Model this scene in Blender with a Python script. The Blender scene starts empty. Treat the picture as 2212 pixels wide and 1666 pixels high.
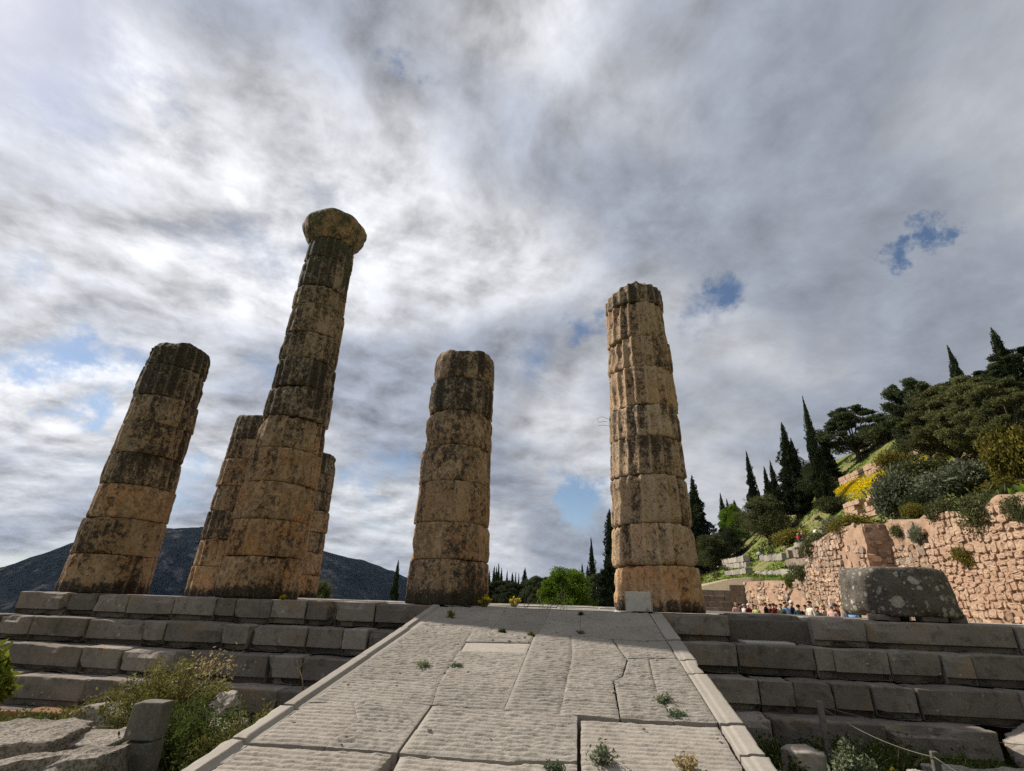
import bpy, math, random
import numpy as np
from mathutils import Vector, Matrix

# ------------------------------------------------------------------ camera, sky, sun, exposure
SC = bpy.context.scene
COL = SC.collection
R_ = math.radians

USE_HAZE = True
YAW, PITCH, ROLL = R_(8.0), R_(23.5), R_(1.83)
cam_d = bpy.data.cameras.new("camera")
cam = bpy.data.objects.new("camera", cam_d)
COL.objects.link(cam)
_h = Vector((-math.sin(YAW), math.cos(YAW), 0)); _r = Vector((math.cos(YAW), math.sin(YAW), 0)); _z = Vector((0, 0, 1))
_F = _h * math.cos(PITCH) + _z * math.sin(PITCH)
_U0 = -_h * math.sin(PITCH) + _z * math.cos(PITCH)
_Rt = _r * math.cos(ROLL) + _U0 * math.sin(ROLL)
_U = -_r * math.sin(ROLL) + _U0 * math.cos(ROLL)
cam.matrix_world = Matrix(((_Rt.x, _U.x, -_F.x, 0), (_Rt.y, _U.y, -_F.y, 0), (_Rt.z, _U.z, -_F.z, 0.088), (0, 0, 0, 1)))
cam_d.sensor_width = 36.0
cam_d.lens = 36.0 * 1077 / 2212
cam_d.clip_start = 0.05
cam_d.clip_end = 20000
SC.camera = cam

SUN_AZ = R_(18.0)      # degrees behind the facade plane, coming from the left
SUN_EL = R_(42.0)
SUN = Vector((-math.cos(SUN_AZ) * math.cos(SUN_EL), math.sin(SUN_AZ) * math.cos(SUN_EL), math.sin(SUN_EL)))
sun_d = bpy.data.lights.new("sun", 'SUN')
sun_d.energy = 5.0
sun_d.angle = R_(0.9)
sun_d.color = (1.0, 0.93, 0.82)
sun_o = bpy.data.objects.new("sun", sun_d)
COL.objects.link(sun_o)
sun_o.rotation_euler = (-SUN).to_track_quat('-Z', 'Y').to_euler()

SC.cycles.use_denoising = False
SC.cycles.max_bounces = 6
SC.cycles.diffuse_bounces = 3
SC.cycles.glossy_bounces = 2
SC.cycles.transmission_bounces = 3
SC.cycles.transparent_max_bounces = 4
SC.cycles.volume_bounces = 0
SC.view_settings.view_transform = 'Standard'
SC.view_settings.look = 'None'
SC.view_settings.exposure = 0.4
SC.view_settings.gamma = 1.0
SC.view_settings.use_curve_mapping = False


class NT:
    """small helper for node trees"""
    def __init__(s, tree):
        s.t = tree
        tree.nodes.clear()

    def n(s, typ, props=None, **ins):
        nd = s.t.nodes.new(typ)
        for k, v in (props or {}).items():
            setattr(nd, k, v)
        for k, v in ins.items():
            key = int(k[1:]) if k[0] == 'i' and k[1:].isdigit() else k.replace('_', ' ')
            sock = nd.inputs[key]
            if hasattr(v, 'node'):
                s.t.links.new(v, sock)
            else:
                sock.default_value = v
        return nd

    def math(s, op, a, b=0.0, c=0.0, clamp=False):
        return s.n('ShaderNodeMath', {'operation': op, 'use_clamp': clamp}, i0=a, i1=b, i2=c).outputs[0]

    def vm(s, op, a, b=(0, 0, 0)):
        nd = s.n('ShaderNodeVectorMath', {'operation': op}, i0=a, i1=b)
        return nd.outputs['Value'] if op in ('DOT_PRODUCT', 'DISTANCE', 'LENGTH') else nd.outputs[0]

    def scale(s, v, k):
        nd = s.n('ShaderNodeVectorMath', {'operation': 'SCALE'}, i0=v)
        if hasattr(k, 'node'):
            s.t.links.new(k, nd.inputs['Scale'])
        else:
            nd.inputs['Scale'].default_value = k
        return nd.outputs[0]

    def noise(s, v, scale, detail=6, rough=.55, dist=0.0, out='Fac'):
        return s.n('ShaderNodeTexNoise', None, Vector=v, Scale=scale, Detail=detail, Roughness=rough, Distortion=dist).outputs[out]

    def vor(s, v, scale, out='Distance', feature='F1', rnd=1.0):
        return s.n('ShaderNodeTexVoronoi', {'feature': feature}, Vector=v, Scale=scale, Randomness=rnd).outputs[out]

    def map(s, v, a, b, c=0.0, d=1.0, smooth=True):
        nd = s.n('ShaderNodeMapRange', {'interpolation_type': 'SMOOTHSTEP' if smooth else 'LINEAR'},
                 Value=v, From_Min=a, From_Max=b, To_Min=c, To_Max=d)
        return nd.outputs[0]

    def mix(s, f, a, b, blend='MIX'):
        nd = s.t.nodes.new('ShaderNodeMix')
        nd.data_type = 'RGBA'
        nd.blend_type = blend
        nd.clamp_factor = True
        for i, v in ((0, f), (6, a), (7, b)):
            if hasattr(v, 'node'):
                s.t.links.new(v, nd.inputs[i])
            else:
                if i and len(v) == 3:
                    v = (*v, 1)
                nd.inputs[i].default_value = v
        return nd.outputs[2]

    def sep(s, v):
        return s.n('ShaderNodeSeparateXYZ', None, i0=v).outputs

    def comb(s, x, y, z):
        return s.n('ShaderNodeCombineXYZ', None, i0=x, i1=y, i2=z).outputs[0]


def build_world():
    w = bpy.data.worlds.new("World")
    SC.world = w
    w.use_nodes = True
    w.cycles.sampling_method = 'MANUAL'
    w.cycles.sample_map_resolution = 512
    t = NT(w.node_tree)
    sky = t.n('ShaderNodeTexSky', {'sky_type': 'NISHITA', 'sun_disc': False, 'sun_elevation': SUN_EL,
                                   'sun_rotation': math.atan2(SUN.x, SUN.y), 'altitude': 500.0,
                                   'air_density': 1.0, 'dust_density': 0.6, 'ozone_density': 1.5})
    d = t.n('ShaderNodeTexCoord').outputs['Generated']
    d = t.n('ShaderNodeVectorMath', {'operation': 'NORMALIZE'}, i0=d).outputs[0]
    sx, sy, sz = t.sep(d)[:3]
    zc = t.math('MAXIMUM', sz, 0.0)
    k = t.math('DIVIDE', 1.0, t.math('ADD', zc, 0.30))
    px = t.math('MULTIPLY', sx, k)
    py = t.math('MULTIPLY', sy, k)
    P = t.comb(px, py, 0.0)
    # gentle warp so that no edge is straight
    wv = t.n('ShaderNodeTexNoise', None, Vector=P, Scale=1.4, Detail=3, Roughness=.5).outputs['Color']
    Pw = t.vm('ADD', P, t.scale(t.vm('SUBTRACT', wv, (.5, .5, .5)), .22))
    a = R_(35)

    def drawn(vec, squeeze, zo):
        x_, y_ = t.sep(vec)[0], t.sep(vec)[1]
        u = t.math('ADD', t.math('MULTIPLY', x_, math.cos(a)), t.math('MULTIPLY', y_, math.sin(a)))
        v = t.math('SUBTRACT', t.math('MULTIPLY', y_, math.cos(a)), t.math('MULTIPLY', x_, math.sin(a)))
        return t.comb(t.math('MULTIPLY', u, squeeze), v, zo)
    sd = t.vm('DOT_PRODUCT', d, tuple(SUN))
    sund = t.math('MAXIMUM', sd, 0.0)
    PS = (SUN.x / (SUN.z + .30), SUN.y / (SUN.z + .30), 0.0)
    tosun = t.n('ShaderNodeVectorMath', {'operation': 'NORMALIZE'}, i0=t.vm('SUBTRACT', PS, P)).outputs[0]
    Pl = t.vm('ADD', Pw, t.scale(tosun, .06))
    # big masses and puffs, sampled here and a little nearer the sun: the difference lights the relief
    def deck(vec):
        big = t.noise(drawn(vec, .75, 17.56), 1.55, 4, .5)
        puff = t.noise(drawn(vec, .98, 18.3), 3.9, 9, .57)
        return big, puff
    b0, p0 = deck(Pw)
    b1, p1 = deck(Pl)
    D0 = t.math('ADD', t.math('MULTIPLY', b0, .55), t.math('MULTIPLY', p0, .45))
    D1 = t.math('ADD', t.math('MULTIPLY', b1, .55), t.math('MULTIPLY', p1, .45))
    rel = t.math('SUBTRACT', D0, D1)
    # gaps in the deck, as in the photograph
    jit = t.n('ShaderNodeTexNoise', None, Vector=d, Scale=7.0, Detail=7, Roughness=.66).outputs['Color']
    dj = t.vm('ADD', d, t.scale(t.vm('SUBTRACT', jit, (.5, .5, .5)), .26))
    gap = 0.0
    for (dx_, dy_, dz_, rad, amp) in [
            (0.517, 0.694, 0.501, 0.042, 0.75), (0.549, 0.661, 0.512, 0.035, 0.70), (0.527, 0.653, 0.544, 0.034, 0.65), (0.496, 0.706, 0.505, 0.030, 0.45),
            (0.272, 0.790, 0.550, 0.066, 0.66), (0.232, 0.816, 0.530, 0.080, 0.45), (0.020, 0.862, 0.507, 0.065, 0.65), (-0.086, 0.881, 0.466, 0.100, 0.45),
            (0.010, 0.987, 0.159, 0.085, 0.72), (-0.022, 0.973, 0.229, 0.070, 0.40), (-0.736, 0.629, 0.249, 0.065, 0.80), (-0.756, 0.583, 0.297, 0.060, 0.65),
            (-0.779, 0.548, 0.305, 0.050, 0.40), (-0.694, 0.643, 0.323, 0.070, 0.45), (-0.288, 0.522, 0.803, 0.060, 0.60), (-0.632, 0.369, 0.681, 0.150, 0.50),
            (-0.614, 0.412, 0.673, 0.090, 0.50), (-0.782, 0.620, 0.069, 0.100, 0.35), (-0.668, 0.732, 0.132, 0.120, 0.45), (-0.382, 0.895, 0.230, 0.100, 0.45),
            (-0.779, 0.491, 0.390, 0.060, 0.40), (-0.688, 0.304, 0.658, 0.250, 0.55), (-0.538, 0.747, 0.392, 0.120, 0.35),]:
        dd = t.vm('DISTANCE', dj, (dx_, dy_, dz_))
        gap = t.math('MAXIMUM', gap, t.map(dd, rad * 1.25, 0.0, 0.0, amp))
    hole = t.map(t.math('ADD', gap, t.math('MULTIPLY', t.math('SUBTRACT', p0, .5), -1.1)), .2, .72)
    side = t.vm('DOT_PRODUCT', d, tuple(_r))
    dens = t.math('ADD', D0, t.map(side, -.7, .3, .035, .085))
    dens = t.math('ADD', dens, t.map(sz, .05, .4, .02, .035))
    cov = t.math('MULTIPLY', t.map(dens, .36, .54), t.math('SUBTRACT', 1.0, hole))
    # light: thin and sunward parts white, thick bellies grey
    glow = t.math('POWER', sund, 2.4)
    belly = t.map(t.math('ADD', t.math('MULTIPLY', b0, .78), t.math('MULTIPLY', p0, .22)), .42, .585)
    lit = t.mix(glow, (5.7, 5.85, 6.15), (8.3, 8.4, 8.75))
    dark = t.mix(glow, (3.05, 3.35, 3.95), (3.7, 4.0, 4.85))
    cl = t.mix(belly, lit, dark)
    gain = t.map(sd, .1, .9, 1.6, 4.2)
    k2 = t.math('ADD', 1.0, t.math('MULTIPLY', t.math('MULTIPLY', rel, gain), 1.6))
    k2 = t.math('MINIMUM', t.math('MAXIMUM', k2, .5), 1.38)
    grain = t.map(t.noise(Pw, 15, 7, .66), .3, .7, .96, 1.04)
    cl = t.scale(cl, t.math('MULTIPLY', k2, grain))
    hz = t.map(sz, .0, .2, 1.0, 0.0)
    skyc = t.mix(t.math('MULTIPLY', hz, .45), sky.outputs[0], (4.6, 5.4, 6.6))
    colr = t.mix(cov, skyc, cl)
    bg = t.n('ShaderNodeBackground', None, Color=colr, Strength=0.078)
    out = t.n('ShaderNodeOutputWorld')
    w.node_tree.links.new(bg.outputs[0], out.inputs[0])


build_world()

# ------------------------------------------------------------------ noise and mesh helpers
def _hash(ix, iy, iz, seed):
    h = (ix * 374761393 + iy * 668265263 + iz * 1274126177 + seed * 974634777) & 0xffffffff
    h = ((h ^ (h >> 13)) * 1103515245) & 0xffffffff
    h = ((h ^ (h >> 16)) * 2654435761) & 0xffffffff
    h = h ^ (h >> 15)
    return h.astype(np.float64) / 4294967295.0


def vn(P, seed=0):
    P = np.asarray(P, float)
    i = np.floor(P).astype(np.int64)
    f = P - i
    u = f * f * (3 - 2 * f)
    r = 0
    for dx in (0, 1):
        for dy in (0, 1):
            for dz in (0, 1):
                w = (u[:, 0] if dx else 1 - u[:, 0]) * (u[:, 1] if dy else 1 - u[:, 1]) * (u[:, 2] if dz else 1 - u[:, 2])
                r = r + w * _hash(i[:, 0] + dx, i[:, 1] + dy, i[:, 2] + dz, seed)
    return r * 2 - 1


def fbm(P, octaves=4, seed=0, rough=.5):
    a, r, t = 1.0, 0, 0
    P = np.asarray(P, float)
    for o in range(octaves):
        r = r + a * vn(P * (2 ** o) + 17.3 * o, seed + o)
        t += a
        a *= rough
    return r / t * 1.6


def ss(a, b, x):
    t = np.clip((x - a) / (b - a), 0, 1)
    return t * t * (3 - 2 * t)


def raw_mesh(name, V, Fs, mat_idx=None, smooth=True):
    """V (n,3); Fs a list of integer arrays (m,k), or one array, or a list of index lists"""
    me = bpy.data.meshes.new(name)
    V = np.asarray(V, np.float32)
    if isinstance(Fs, np.ndarray):
        Fs = [Fs]
    if len(Fs) and not isinstance(Fs[0], np.ndarray):
        me.from_pydata(V.tolist(), [], [list(map(int, f)) for f in Fs])
        npoly = len(Fs)
    else:
        Fs = [f for f in Fs if len(f)]
        loops = np.concatenate([f.ravel() for f in Fs]).astype(np.int32)
        sizes = np.concatenate([np.full(len(f), f.shape[1]) for f in Fs]).astype(np.int32)
        starts = np.concatenate([[0], np.cumsum(sizes)[:-1]]).astype(np.int32)
        me.vertices.add(len(V))
        me.vertices.foreach_set('co', V.ravel())
        me.loops.add(len(loops))
        me.loops.foreach_set('vertex_index', loops)
        me.polygons.add(len(sizes))
        me.polygons.foreach_set('loop_start', starts)
        me.polygons.foreach_set('loop_total', sizes)
        npoly = len(sizes)
        me.update(calc_edges=True)
    if mat_idx is not None:
        me.polygons.foreach_set('material_index', np.asarray(mat_idx, np.int32))
    me.polygons.foreach_set('use_smooth', np.full(npoly, smooth))
    me.update()
    return me


def link(name, me, mats=None, parent=None, loc=(0, 0, 0), rz=0.0, scale=None):
    o = bpy.data.objects.new(name, me)
    COL.objects.link(o)
    o.location = loc
    o.rotation_euler = (0, 0, rz)
    if scale is not None:
        o.scale = scale
    if mats is not None and me is not None and not len(me.materials):
        for m in (mats if isinstance(mats, (list, tuple)) else [mats]):
            me.materials.append(m)
    if parent is not None:
        o.parent = parent
    return o


def tag(o, label, cat=None, group=None, kind=None):
    if label:
        o['label'] = label
    if cat:
        o['category'] = cat
    if group:
        o['group'] = group
    if kind:
        o['kind'] = kind
    return o


def thing(name, label, cat, loc=(0, 0, 0), rz=0.0, group=None):
    return tag(link(name, None, loc=loc, rz=rz), label, cat, group, 'thing')


def grid_faces(nu, nv, wrap_u=False, off=0):
    """verts index = j*nu+i"""
    i = np.arange(nu if wrap_u else nu - 1)
    j = np.arange(nv - 1)
    I, J = np.meshgrid(i, j)
    I, J = I.ravel(), J.ravel()
    I2 = (I + 1) % nu
    return np.stack([J * nu + I, J * nu + I2, (J + 1) * nu + I2, (J + 1) * nu + I], 1) + off


def joinparts(parts):
    Vs, out, o = [], {}, 0
    for V, Fs in parts:
        if isinstance(Fs, np.ndarray):
            Fs = [Fs]
        Vs.append(np.asarray(V))
        for f in Fs:
            out.setdefault(f.shape[1], []).append(f + o)
        o += len(V)
    return np.concatenate(Vs), [np.concatenate(v) for v in out.values()]


def tube(pts, radii, sides=6):
    pts = np.asarray(pts, float)
    n = len(pts)
    radii = np.broadcast_to(np.asarray(radii, float), (n,))
    V = []
    ref = np.array([.37, .83, .41])
    for k in range(n):
        tdir = pts[min(k + 1, n - 1)] - pts[max(k - 1, 0)]
        tdir /= np.linalg.norm(tdir) + 1e-9
        a = np.cross(tdir, ref); a /= np.linalg.norm(a) + 1e-9
        b = np.cross(tdir, a)
        th = np.arange(sides) * 2 * np.pi / sides
        V.append(pts[k] + radii[k] * (np.cos(th)[:, None] * a + np.sin(th)[:, None] * b))
    V = np.concatenate(V)
    F = grid_faces(sides, n, True)
    # end caps
    V = np.concatenate([V, pts[:1], pts[-1:]])
    c0, c1 = n * sides, n * sides + 1
    i = np.arange(sides)
    cap0 = np.stack([(i + 1) % sides, i, np.full(sides, c0)], 1)
    cap1 = np.stack([(n - 1) * sides + i, (n - 1) * sides + (i + 1) % sides, np.full(sides, c1)], 1)
    return V, [F, np.concatenate([cap0, cap1])]


def rbox(dx, dy, dz, r=.03, seed=0, amp=.012, step=.18, rebate=0.0, rebate_h=.22, chip=.0, freq=2.2, org=(0, 0, 0)):
    """worn block centred on the origin: rounded edges, uneven faces; rebate = recessed band along the front foot"""
    h = np.array([dx, dy, dz]) / 2
    r = min(r, h.min() * .8)

    def ticks(hh):
        n = max(1, int(round((2 * hh - 2 * r) / step)))
        mid = np.linspace(-hh + r, hh - r, n + 1)
        return np.concatenate([[-hh], [-hh + r * .35], mid, [hh - r * .35], [hh]])
    T = [ticks(h[0]), ticks(h[1]), ticks(h[2])]
    if rebate:
        zb = -h[2] + dz * rebate_h
        z = T[2]
        z = z[np.abs(z - zb) > .025]
        T[2] = np.sort(np.concatenate([z, [zb - .012, zb + .012]]))
    parts = []
    for ax in range(3):
        a, b = [(1, 2), (2, 0), (0, 1)][ax]
        A, B = np.meshgrid(T[a], T[b])
        for sgn in (-1, 1):
            P = np.zeros((A.size, 3))
            P[:, a] = A.ravel(); P[:, b] = B.ravel(); P[:, ax] = sgn * h[ax]
            F = grid_faces(len(T[a]), len(T[b]))
            if sgn < 0:
                F = F[:, ::-1]
            parts.append((P, F))
    V, Fs = joinparts(parts)
    # weld
    key = np.round(V * 1e5).astype(np.int64)
    _, idx, inv = np.unique(key, axis=0, return_index=True, return_inverse=True)
    inv = inv.ravel()
    V = V[idx]
    Fs = [inv[f] for f in Fs]
    inner = h - r
    q = np.clip(V, -inner, inner)
    dvec = V - q
    L = np.linalg.norm(dvec, axis=1, keepdims=True)
    N = dvec / np.maximum(L, 1e-9)
    P0 = V.copy()
    V = np.where(L > 1e-9, q + N * r, V)
    W = V + np.array(org) + seed * 3.17
    V = V + N * (fbm(W * freq, 4, seed) * amp + fbm(W * freq * 5, 2, seed + 9) * amp * .35)[:, None]
    if chip:
        edge = ((np.abs(P0) > (h - r * 1.01)).sum(1) >= 2)
        c = np.clip(fbm(W * 1.7, 3, seed + 31) - .1, 0, 1)
        V = V - (P0 / np.maximum(h, .01)) * (edge * c * chip)[:, None] * np.array([.4, 1, 1])
    if rebate:
        front = P0[:, 1] < -h[1] + .001
        low = P0[:, 2] < -h[2] + dz * rebate_h
        V[:, 1] += np.where(front & low, rebate, 0)
    return V, Fs


def rock(rx, ry, rz, seed, amp=.28, n=24, flat=.0):
    u = np.linspace(0, 2 * np.pi, n * 2, endpoint=False)
    v = np.linspace(-np.pi / 2 + .12, np.pi / 2 - .12, n)
    U, Vv = np.meshgrid(u, v)
    D = np.stack([np.cos(Vv) * np.cos(U), np.cos(Vv) * np.sin(U), np.sin(Vv)], -1).reshape(-1, 3)
    D = np.concatenate([D, [[0, 0, -1], [0, 0, 1]]])
    # broken stone: random planes cut the ball, then roughness
    rs = np.random.default_rng(seed)
    nn = rs.normal(size=(15, 3)); nn /= np.linalg.norm(nn, axis=1, keepdims=True)
    nn = np.concatenate([nn, [[0, 0, 1], [0, 0, -1]]])
    dd = rs.uniform(.72, 1.0, len(nn))
    pr = D @ nn.T
    k = np.where(pr > .05, dd / np.maximum(pr, .05), 9).min(1)
    k = np.minimum(k, 1.25) * (1 + amp * .16 * fbm(D * 2.2 + seed * 1.9, 4, seed, .6) + amp * .12 * fbm(D * 8 + seed, 3, seed + 4))
    P = D * k[:, None] * np.array([rx, ry, rz])
    if flat:
        P[:, 2] = np.minimum(P[:, 2], rz * flat + .02 * fbm(D * 4, 2, seed))
    F = grid_faces(n * 2, n, True)
    m = 2 * n * n
    i = np.arange(2 * n)
    c0 = np.stack([(i + 1) % (2 * n), i, np.full(2 * n, m)], 1)
    c1 = np.stack([(n - 1) * 2 * n + i, (n - 1) * 2 * n + (i + 1) % (2 * n), np.full(2 * n, m + 1)], 1)
    return P, [F, np.concatenate([c0, c1])]


# ------------------------------------------------------------------ materials
def base_mat(name):
    m = bpy.data.materials.new(name)
    m.use_nodes = True
    t = NT(m.node_tree)
    out = t.n('ShaderNodeOutputMaterial')
    bsdf = t.n('ShaderNodeBsdfPrincipled')
    bsdf.inputs['Roughness'].default_value = .9
    bsdf.inputs['Specular IOR Level'].default_value = .08
    m.node_tree.links.new(bsdf.outputs[0], out.inputs[0])
    return m, t, bsdf


def finish(t, bsdf, col, h=None, strength=.5, dist=.02, rough=None):
    t.t.links.new(col, bsdf.inputs['Base Color'])
    if h is not None:
        b = t.n('ShaderNodeBump', None, Strength=strength, Distance=dist, Height=h)
        t.t.links.new(b.outputs[0], bsdf.inputs['Normal'])
    if rough is not None:
        t.t.links.new(rough, bsdf.inputs['Roughness'])


def wpos(t):
    return t.n('ShaderNodeNewGeometry').outputs['Position']


def rnd(t):
    return t.n('ShaderNodeObjectInfo').outputs['Random']


def column_material(name, green=0.0, dark_add=0.0, shift=0.0):
    m, t, b = base_mat(name)
    p = wpos(t)
    r = rnd(t)
    off = t.comb(t.math('MULTIPLY', r, 31.0), t.math('MULTIPLY', r, 17.0), 0.0)
    ps = t.vm('MULTIPLY', p, (1, 1, .85))
    q = t.vm('ADD', ps, off)
    z = t.sep(p)[2]
    high = t.map(z, .3, 5.5)
    n_big = t.noise(q, 1.3, 5, .6)
    n_mid = t.noise(q, 4.2, 9, .72, .2)
    n_blo = t.noise(q, 11, 7, .74, .2)
    n_fine = t.noise(q, 30, 7, .72)
    n_str = t.noise(t.vm('MULTIPLY', q, (2.6, 2.6, 1.3)), 1.5, 8, .70)
    r2 = t.math('FRACT', t.math('MULTIPLY', r, 9.17))
    c = t.mix(t.map(n_mid, .34, .66), (.34, .20, .108), (.52, .35, .21))
    c = t.mix(t.map(n_big, .44, .66), c, (.47, .245, .112))                 # reddish ochre patches
    c = t.mix(t.map(t.math('ADD', n_blo, t.math('MULTIPLY', t.math('SUBTRACT', r2, .5), .2)), .5, .68, 0, .75), c, (.56, .43, .29))
    arr = t.n('ShaderNodeAttribute', {'attribute_name': 'arris'}).outputs['Fac']
    ftone = t.n('ShaderNodeAttribute', {'attribute_name': 'flute_tone'}).outputs['Fac']
    grey = t.math('ADD', t.math('MULTIPLY', high, .62 - shift * 6), t.map(r2, 0, 1, -.12, .22))
    c = t.mix(grey, c, t.mix(n_blo, (.20, .165, .125), (.42, .355, .27)))   # greyer towards the top
    # brown patina, soft
    pat = t.math('ADD', t.math('MULTIPLY', n_blo, .55), t.math('MULTIPLY', n_str, .45))
    pat = t.math('ADD', t.math('ADD', pat, -shift * 1.5), t.math('MULTIPLY', t.math('SUBTRACT', r, .5), .10))
    c = t.mix(t.map(pat, .44, .62, 0, .72), c, (.115, .082, .055))
    # black crust: run-off under the joints, speckle, darker towards the foot
    lv = t.math('ADD', t.math('ADD', t.math('MULTIPLY', n_mid, .22), t.math('MULTIPLY', n_blo, .34)), t.math('ADD', t.math('MULTIPLY', n_fine, .22), t.math('MULTIPLY', n_big, .22)))
    lv = t.math('ADD', t.math('ADD', lv, -shift), t.math('MULTIPLY', high, .035 + dark_add))
    lv = t.math('ADD', lv, t.math('MULTIPLY', t.math('SUBTRACT', r2, .5), .06))
    lv = t.math('ADD', lv, t.map(z, .34, .02, 0.0, .14))
    lv = t.math('ADD', lv, t.math('MULTIPLY', ftone, .055))
    lv = t.math('SUBTRACT', lv, t.math('MULTIPLY', arr, .05))
    crust = t.map(lv, .492, .575, 0, .93)
    c = t.mix(crust, c, (.028, .024, .020))
    c = t.mix(t.math('MULTIPLY', arr, t.map(n_blo, .35, .6, .15, .6)), c, (.52, .40, .275))
    pl = t.math('MULTIPLY', t.map(n_fine, .55, .64), t.map(n_mid, .40, .60))
    c = t.mix(t.math('MULTIPLY', pl, .55), c, (.44, .39, .30))
    c = t.scale(c, t.map(r, 0, 1, .80 + shift * 5, 1.12 + shift * 5, False))
    if green:
        gz = t.map(z, 6.2, 8.2, 0, green)
        gn = t.map(t.noise(q, 2.6, 8, .65), .42, .62)
        c = t.mix(t.math('MULTIPLY', gz, gn), c, (.06, .068, .038))
    h = t.math('ADD', t.math('ADD', t.math('MULTIPLY', n_mid, .9), t.math('MULTIPLY', n_blo, .7)), t.math('MULTIPLY', n_fine, .40))
    pit = t.map(t.noise(q, 17, 4, .6), .30, .46)
    h = t.math('ADD', h, t.math('MULTIPLY', pit, .5))
    finish(t, b, c, h, 1.0, .030)
    return m


def stone_material(name, c1, c2, dark, scale=1.0, lichen=0.0, lichen_col=(.36, .33, .26), dark_amt=.5, bump=.6, rand=.35, pits=0.0, stain=None, tool=0.0, island=False, tint=None):
    m, t, b = base_mat(name)
    r = rnd(t) if not island else t.n('ShaderNodeNewGeometry').outputs['Random Per Island']
    p = t.vm('ADD', wpos(t), t.comb(t.math('MULTIPLY', r, 13.0), t.math('MULTIPLY', r, 29.0), t.math('MULTIPLY', r, 7.0)))
    n1 = t.noise(p, 1.3 * scale, 6, .6)
    n2 = t.noise(p, 6 * scale, 9, .66, .2)
    n3 = t.noise(p, 34 * scale, 6, .66)
    c = t.mix(t.map(n1, .35, .65), c1, c2)
    c = t.mix(t.map(n2, .5, .66, 0, dark_amt), c, dark)
    if stain:
        c = t.mix(t.map(t.noise(p, 2.1 * scale, 7, .62), .55, .64, 0, .8), c, stain)
    c = t.mix(t.map(n3, .35, .65, 0, .22), c, t.mix(.5, c1, (.5, .47, .42)))
    if lichen:
        wob = t.vm('ADD', p, t.scale(t.n('ShaderNodeTexNoise', None, Vector=p, Scale=14.0, Detail=3).outputs['Color'], .05))
        for sc_, th, am in (((3.6, .36, 1.0), (7.5, .34, .9), (15, .3, .7)) if lichen > .3 else ((6.5, .20, 1.0), (13, .22, .8))):
            dv = t.vor(wob, sc_ * scale)
            cv = t.sep(t.vor(wob, sc_ * scale, 'Color'))[0]
            spot = t.math('MULTIPLY', t.map(dv, th, th * .75), t.map(cv, 1 - lichen, 1 - lichen + .02))
            tone = t.mix(t.sep(t.vor(wob, sc_ * scale, 'Color'))[1], lichen_col, tuple(x * .62 for x in lichen_col))
            c = t.mix(t.math('MULTIPLY', spot, t.map(n3, .3, .62, .45 * am, am)), c, tone)
    if tint:
        c = t.mix(t.map(t.math('FRACT', t.math('MULTIPLY', r, 7.31)), .35, 1.0, 0, .75), c, tint)
    c = t.scale(c, t.map(r, 0, 1, 1 - rand, 1 + rand * .7, False))
    h = t.math('ADD', t.math('MULTIPLY', n2, .7), t.math('MULTIPLY', n3, .45))
    if tool:
        tn = t.noise(t.vm('MULTIPLY', p, (22, 62, 22)), 1.0, 5, .65)
        h = t.math('ADD', h, t.math('MULTIPLY', tn, tool))
    if pits:
        pv = t.map(t.noise(p, 30 * scale, 5, .65), .36, .5)
        h = t.math('ADD', h, t.math('MULTIPLY', pv, pits))
        c = t.mix(t.math('MULTIPLY', t.math('SUBTRACT', 1.0, pv), .4), c, tuple(x * .5 for x in c1))
    finish(t, b, c, h, bump, .011)
    return m


def leaf_material(name, c1, c2, trans=.25, rand=.3):
    m = bpy.data.materials.new(name)
    m.use_nodes = True
    t = NT(m.node_tree)
    out = t.n('ShaderNodeOutputMaterial')
    p = wpos(t)
    r = rnd(t)
    g = t.n('ShaderNodeNewGeometry').outputs['Random Per Island']
    c = t.mix(t.map(t.noise(p, .9, 4, .6), .35, .65), c1, c2)
    c = t.scale(c, t.map(g, 0, 1, .62, 1.35, False))
    c = t.scale(c, t.map(r, 0, 1, 1 - rand, 1 + rand, False))
    d = t.n('ShaderNodeBsdfDiffuse', None, Color=c)
    tr = t.n('ShaderNodeBsdfTranslucent', None, Color=c)
    mx = t.n('ShaderNodeMixShader', None, i0=trans, i1=d.outputs[0], i2=tr.outputs[0])
    t.t.links.new(mx.outputs[0], out.inputs[0])
    return m


def flat_material(name, c, rough=.85, var=.15):
    m, t, b = base_mat(name)
    b.inputs['Roughness'].default_value = rough
    n = t.noise(wpos(t), 9, 4)
    cc = t.scale(t.mix(0.0, c, c), t.map(n, .3, .7, 1 - var, 1 + var))
    finish(t, b, cc)
    return m


M = {}
M['column'] = column_material('column_limestone', 0, .006, -.006)
M['column_top'] = column_material('column_limestone_mossy', .75, .02)
M['column_warm_lit'] = column_material('column_limestone_warm_lit', 0, .018, .022)  # warmer stone, lightened so the column's sunlit look sits in its colour
M['step'] = stone_material('step_limestone', (.155, .131, .113), (.235, .20, .172), (.068, .055, .047), 1.0, .15, (.46, .41, .30), .65, 1.0, .34, stain=(.22, .16, .105))
M['step_warm'] = stone_material('foundation_poros', (.21, .098, .036), (.26, .13, .055), (.09, .04, .016), 1.0, 0, dark_amt=.6, bump=.8)
M['core'] = stone_material('packed_rubble', (.075, .063, .054), (.10, .086, .072), (.03, .025, .02), 1.6)
M['ramp'] = stone_material('ramp_limestone', (.245, .218, .186), (.29, .262, .226), (.17, .150, .127), 1.2, 0, dark_amt=.5, bump=.9, rand=.09, tool=1.0)
M['ramp_edge'] = stone_material('ramp_dressed_limestone', (.262, .234, .20), (.295, .267, .232), (.195, .173, .148), .9, 0, dark_amt=.35, bump=.22, rand=.10)
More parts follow.
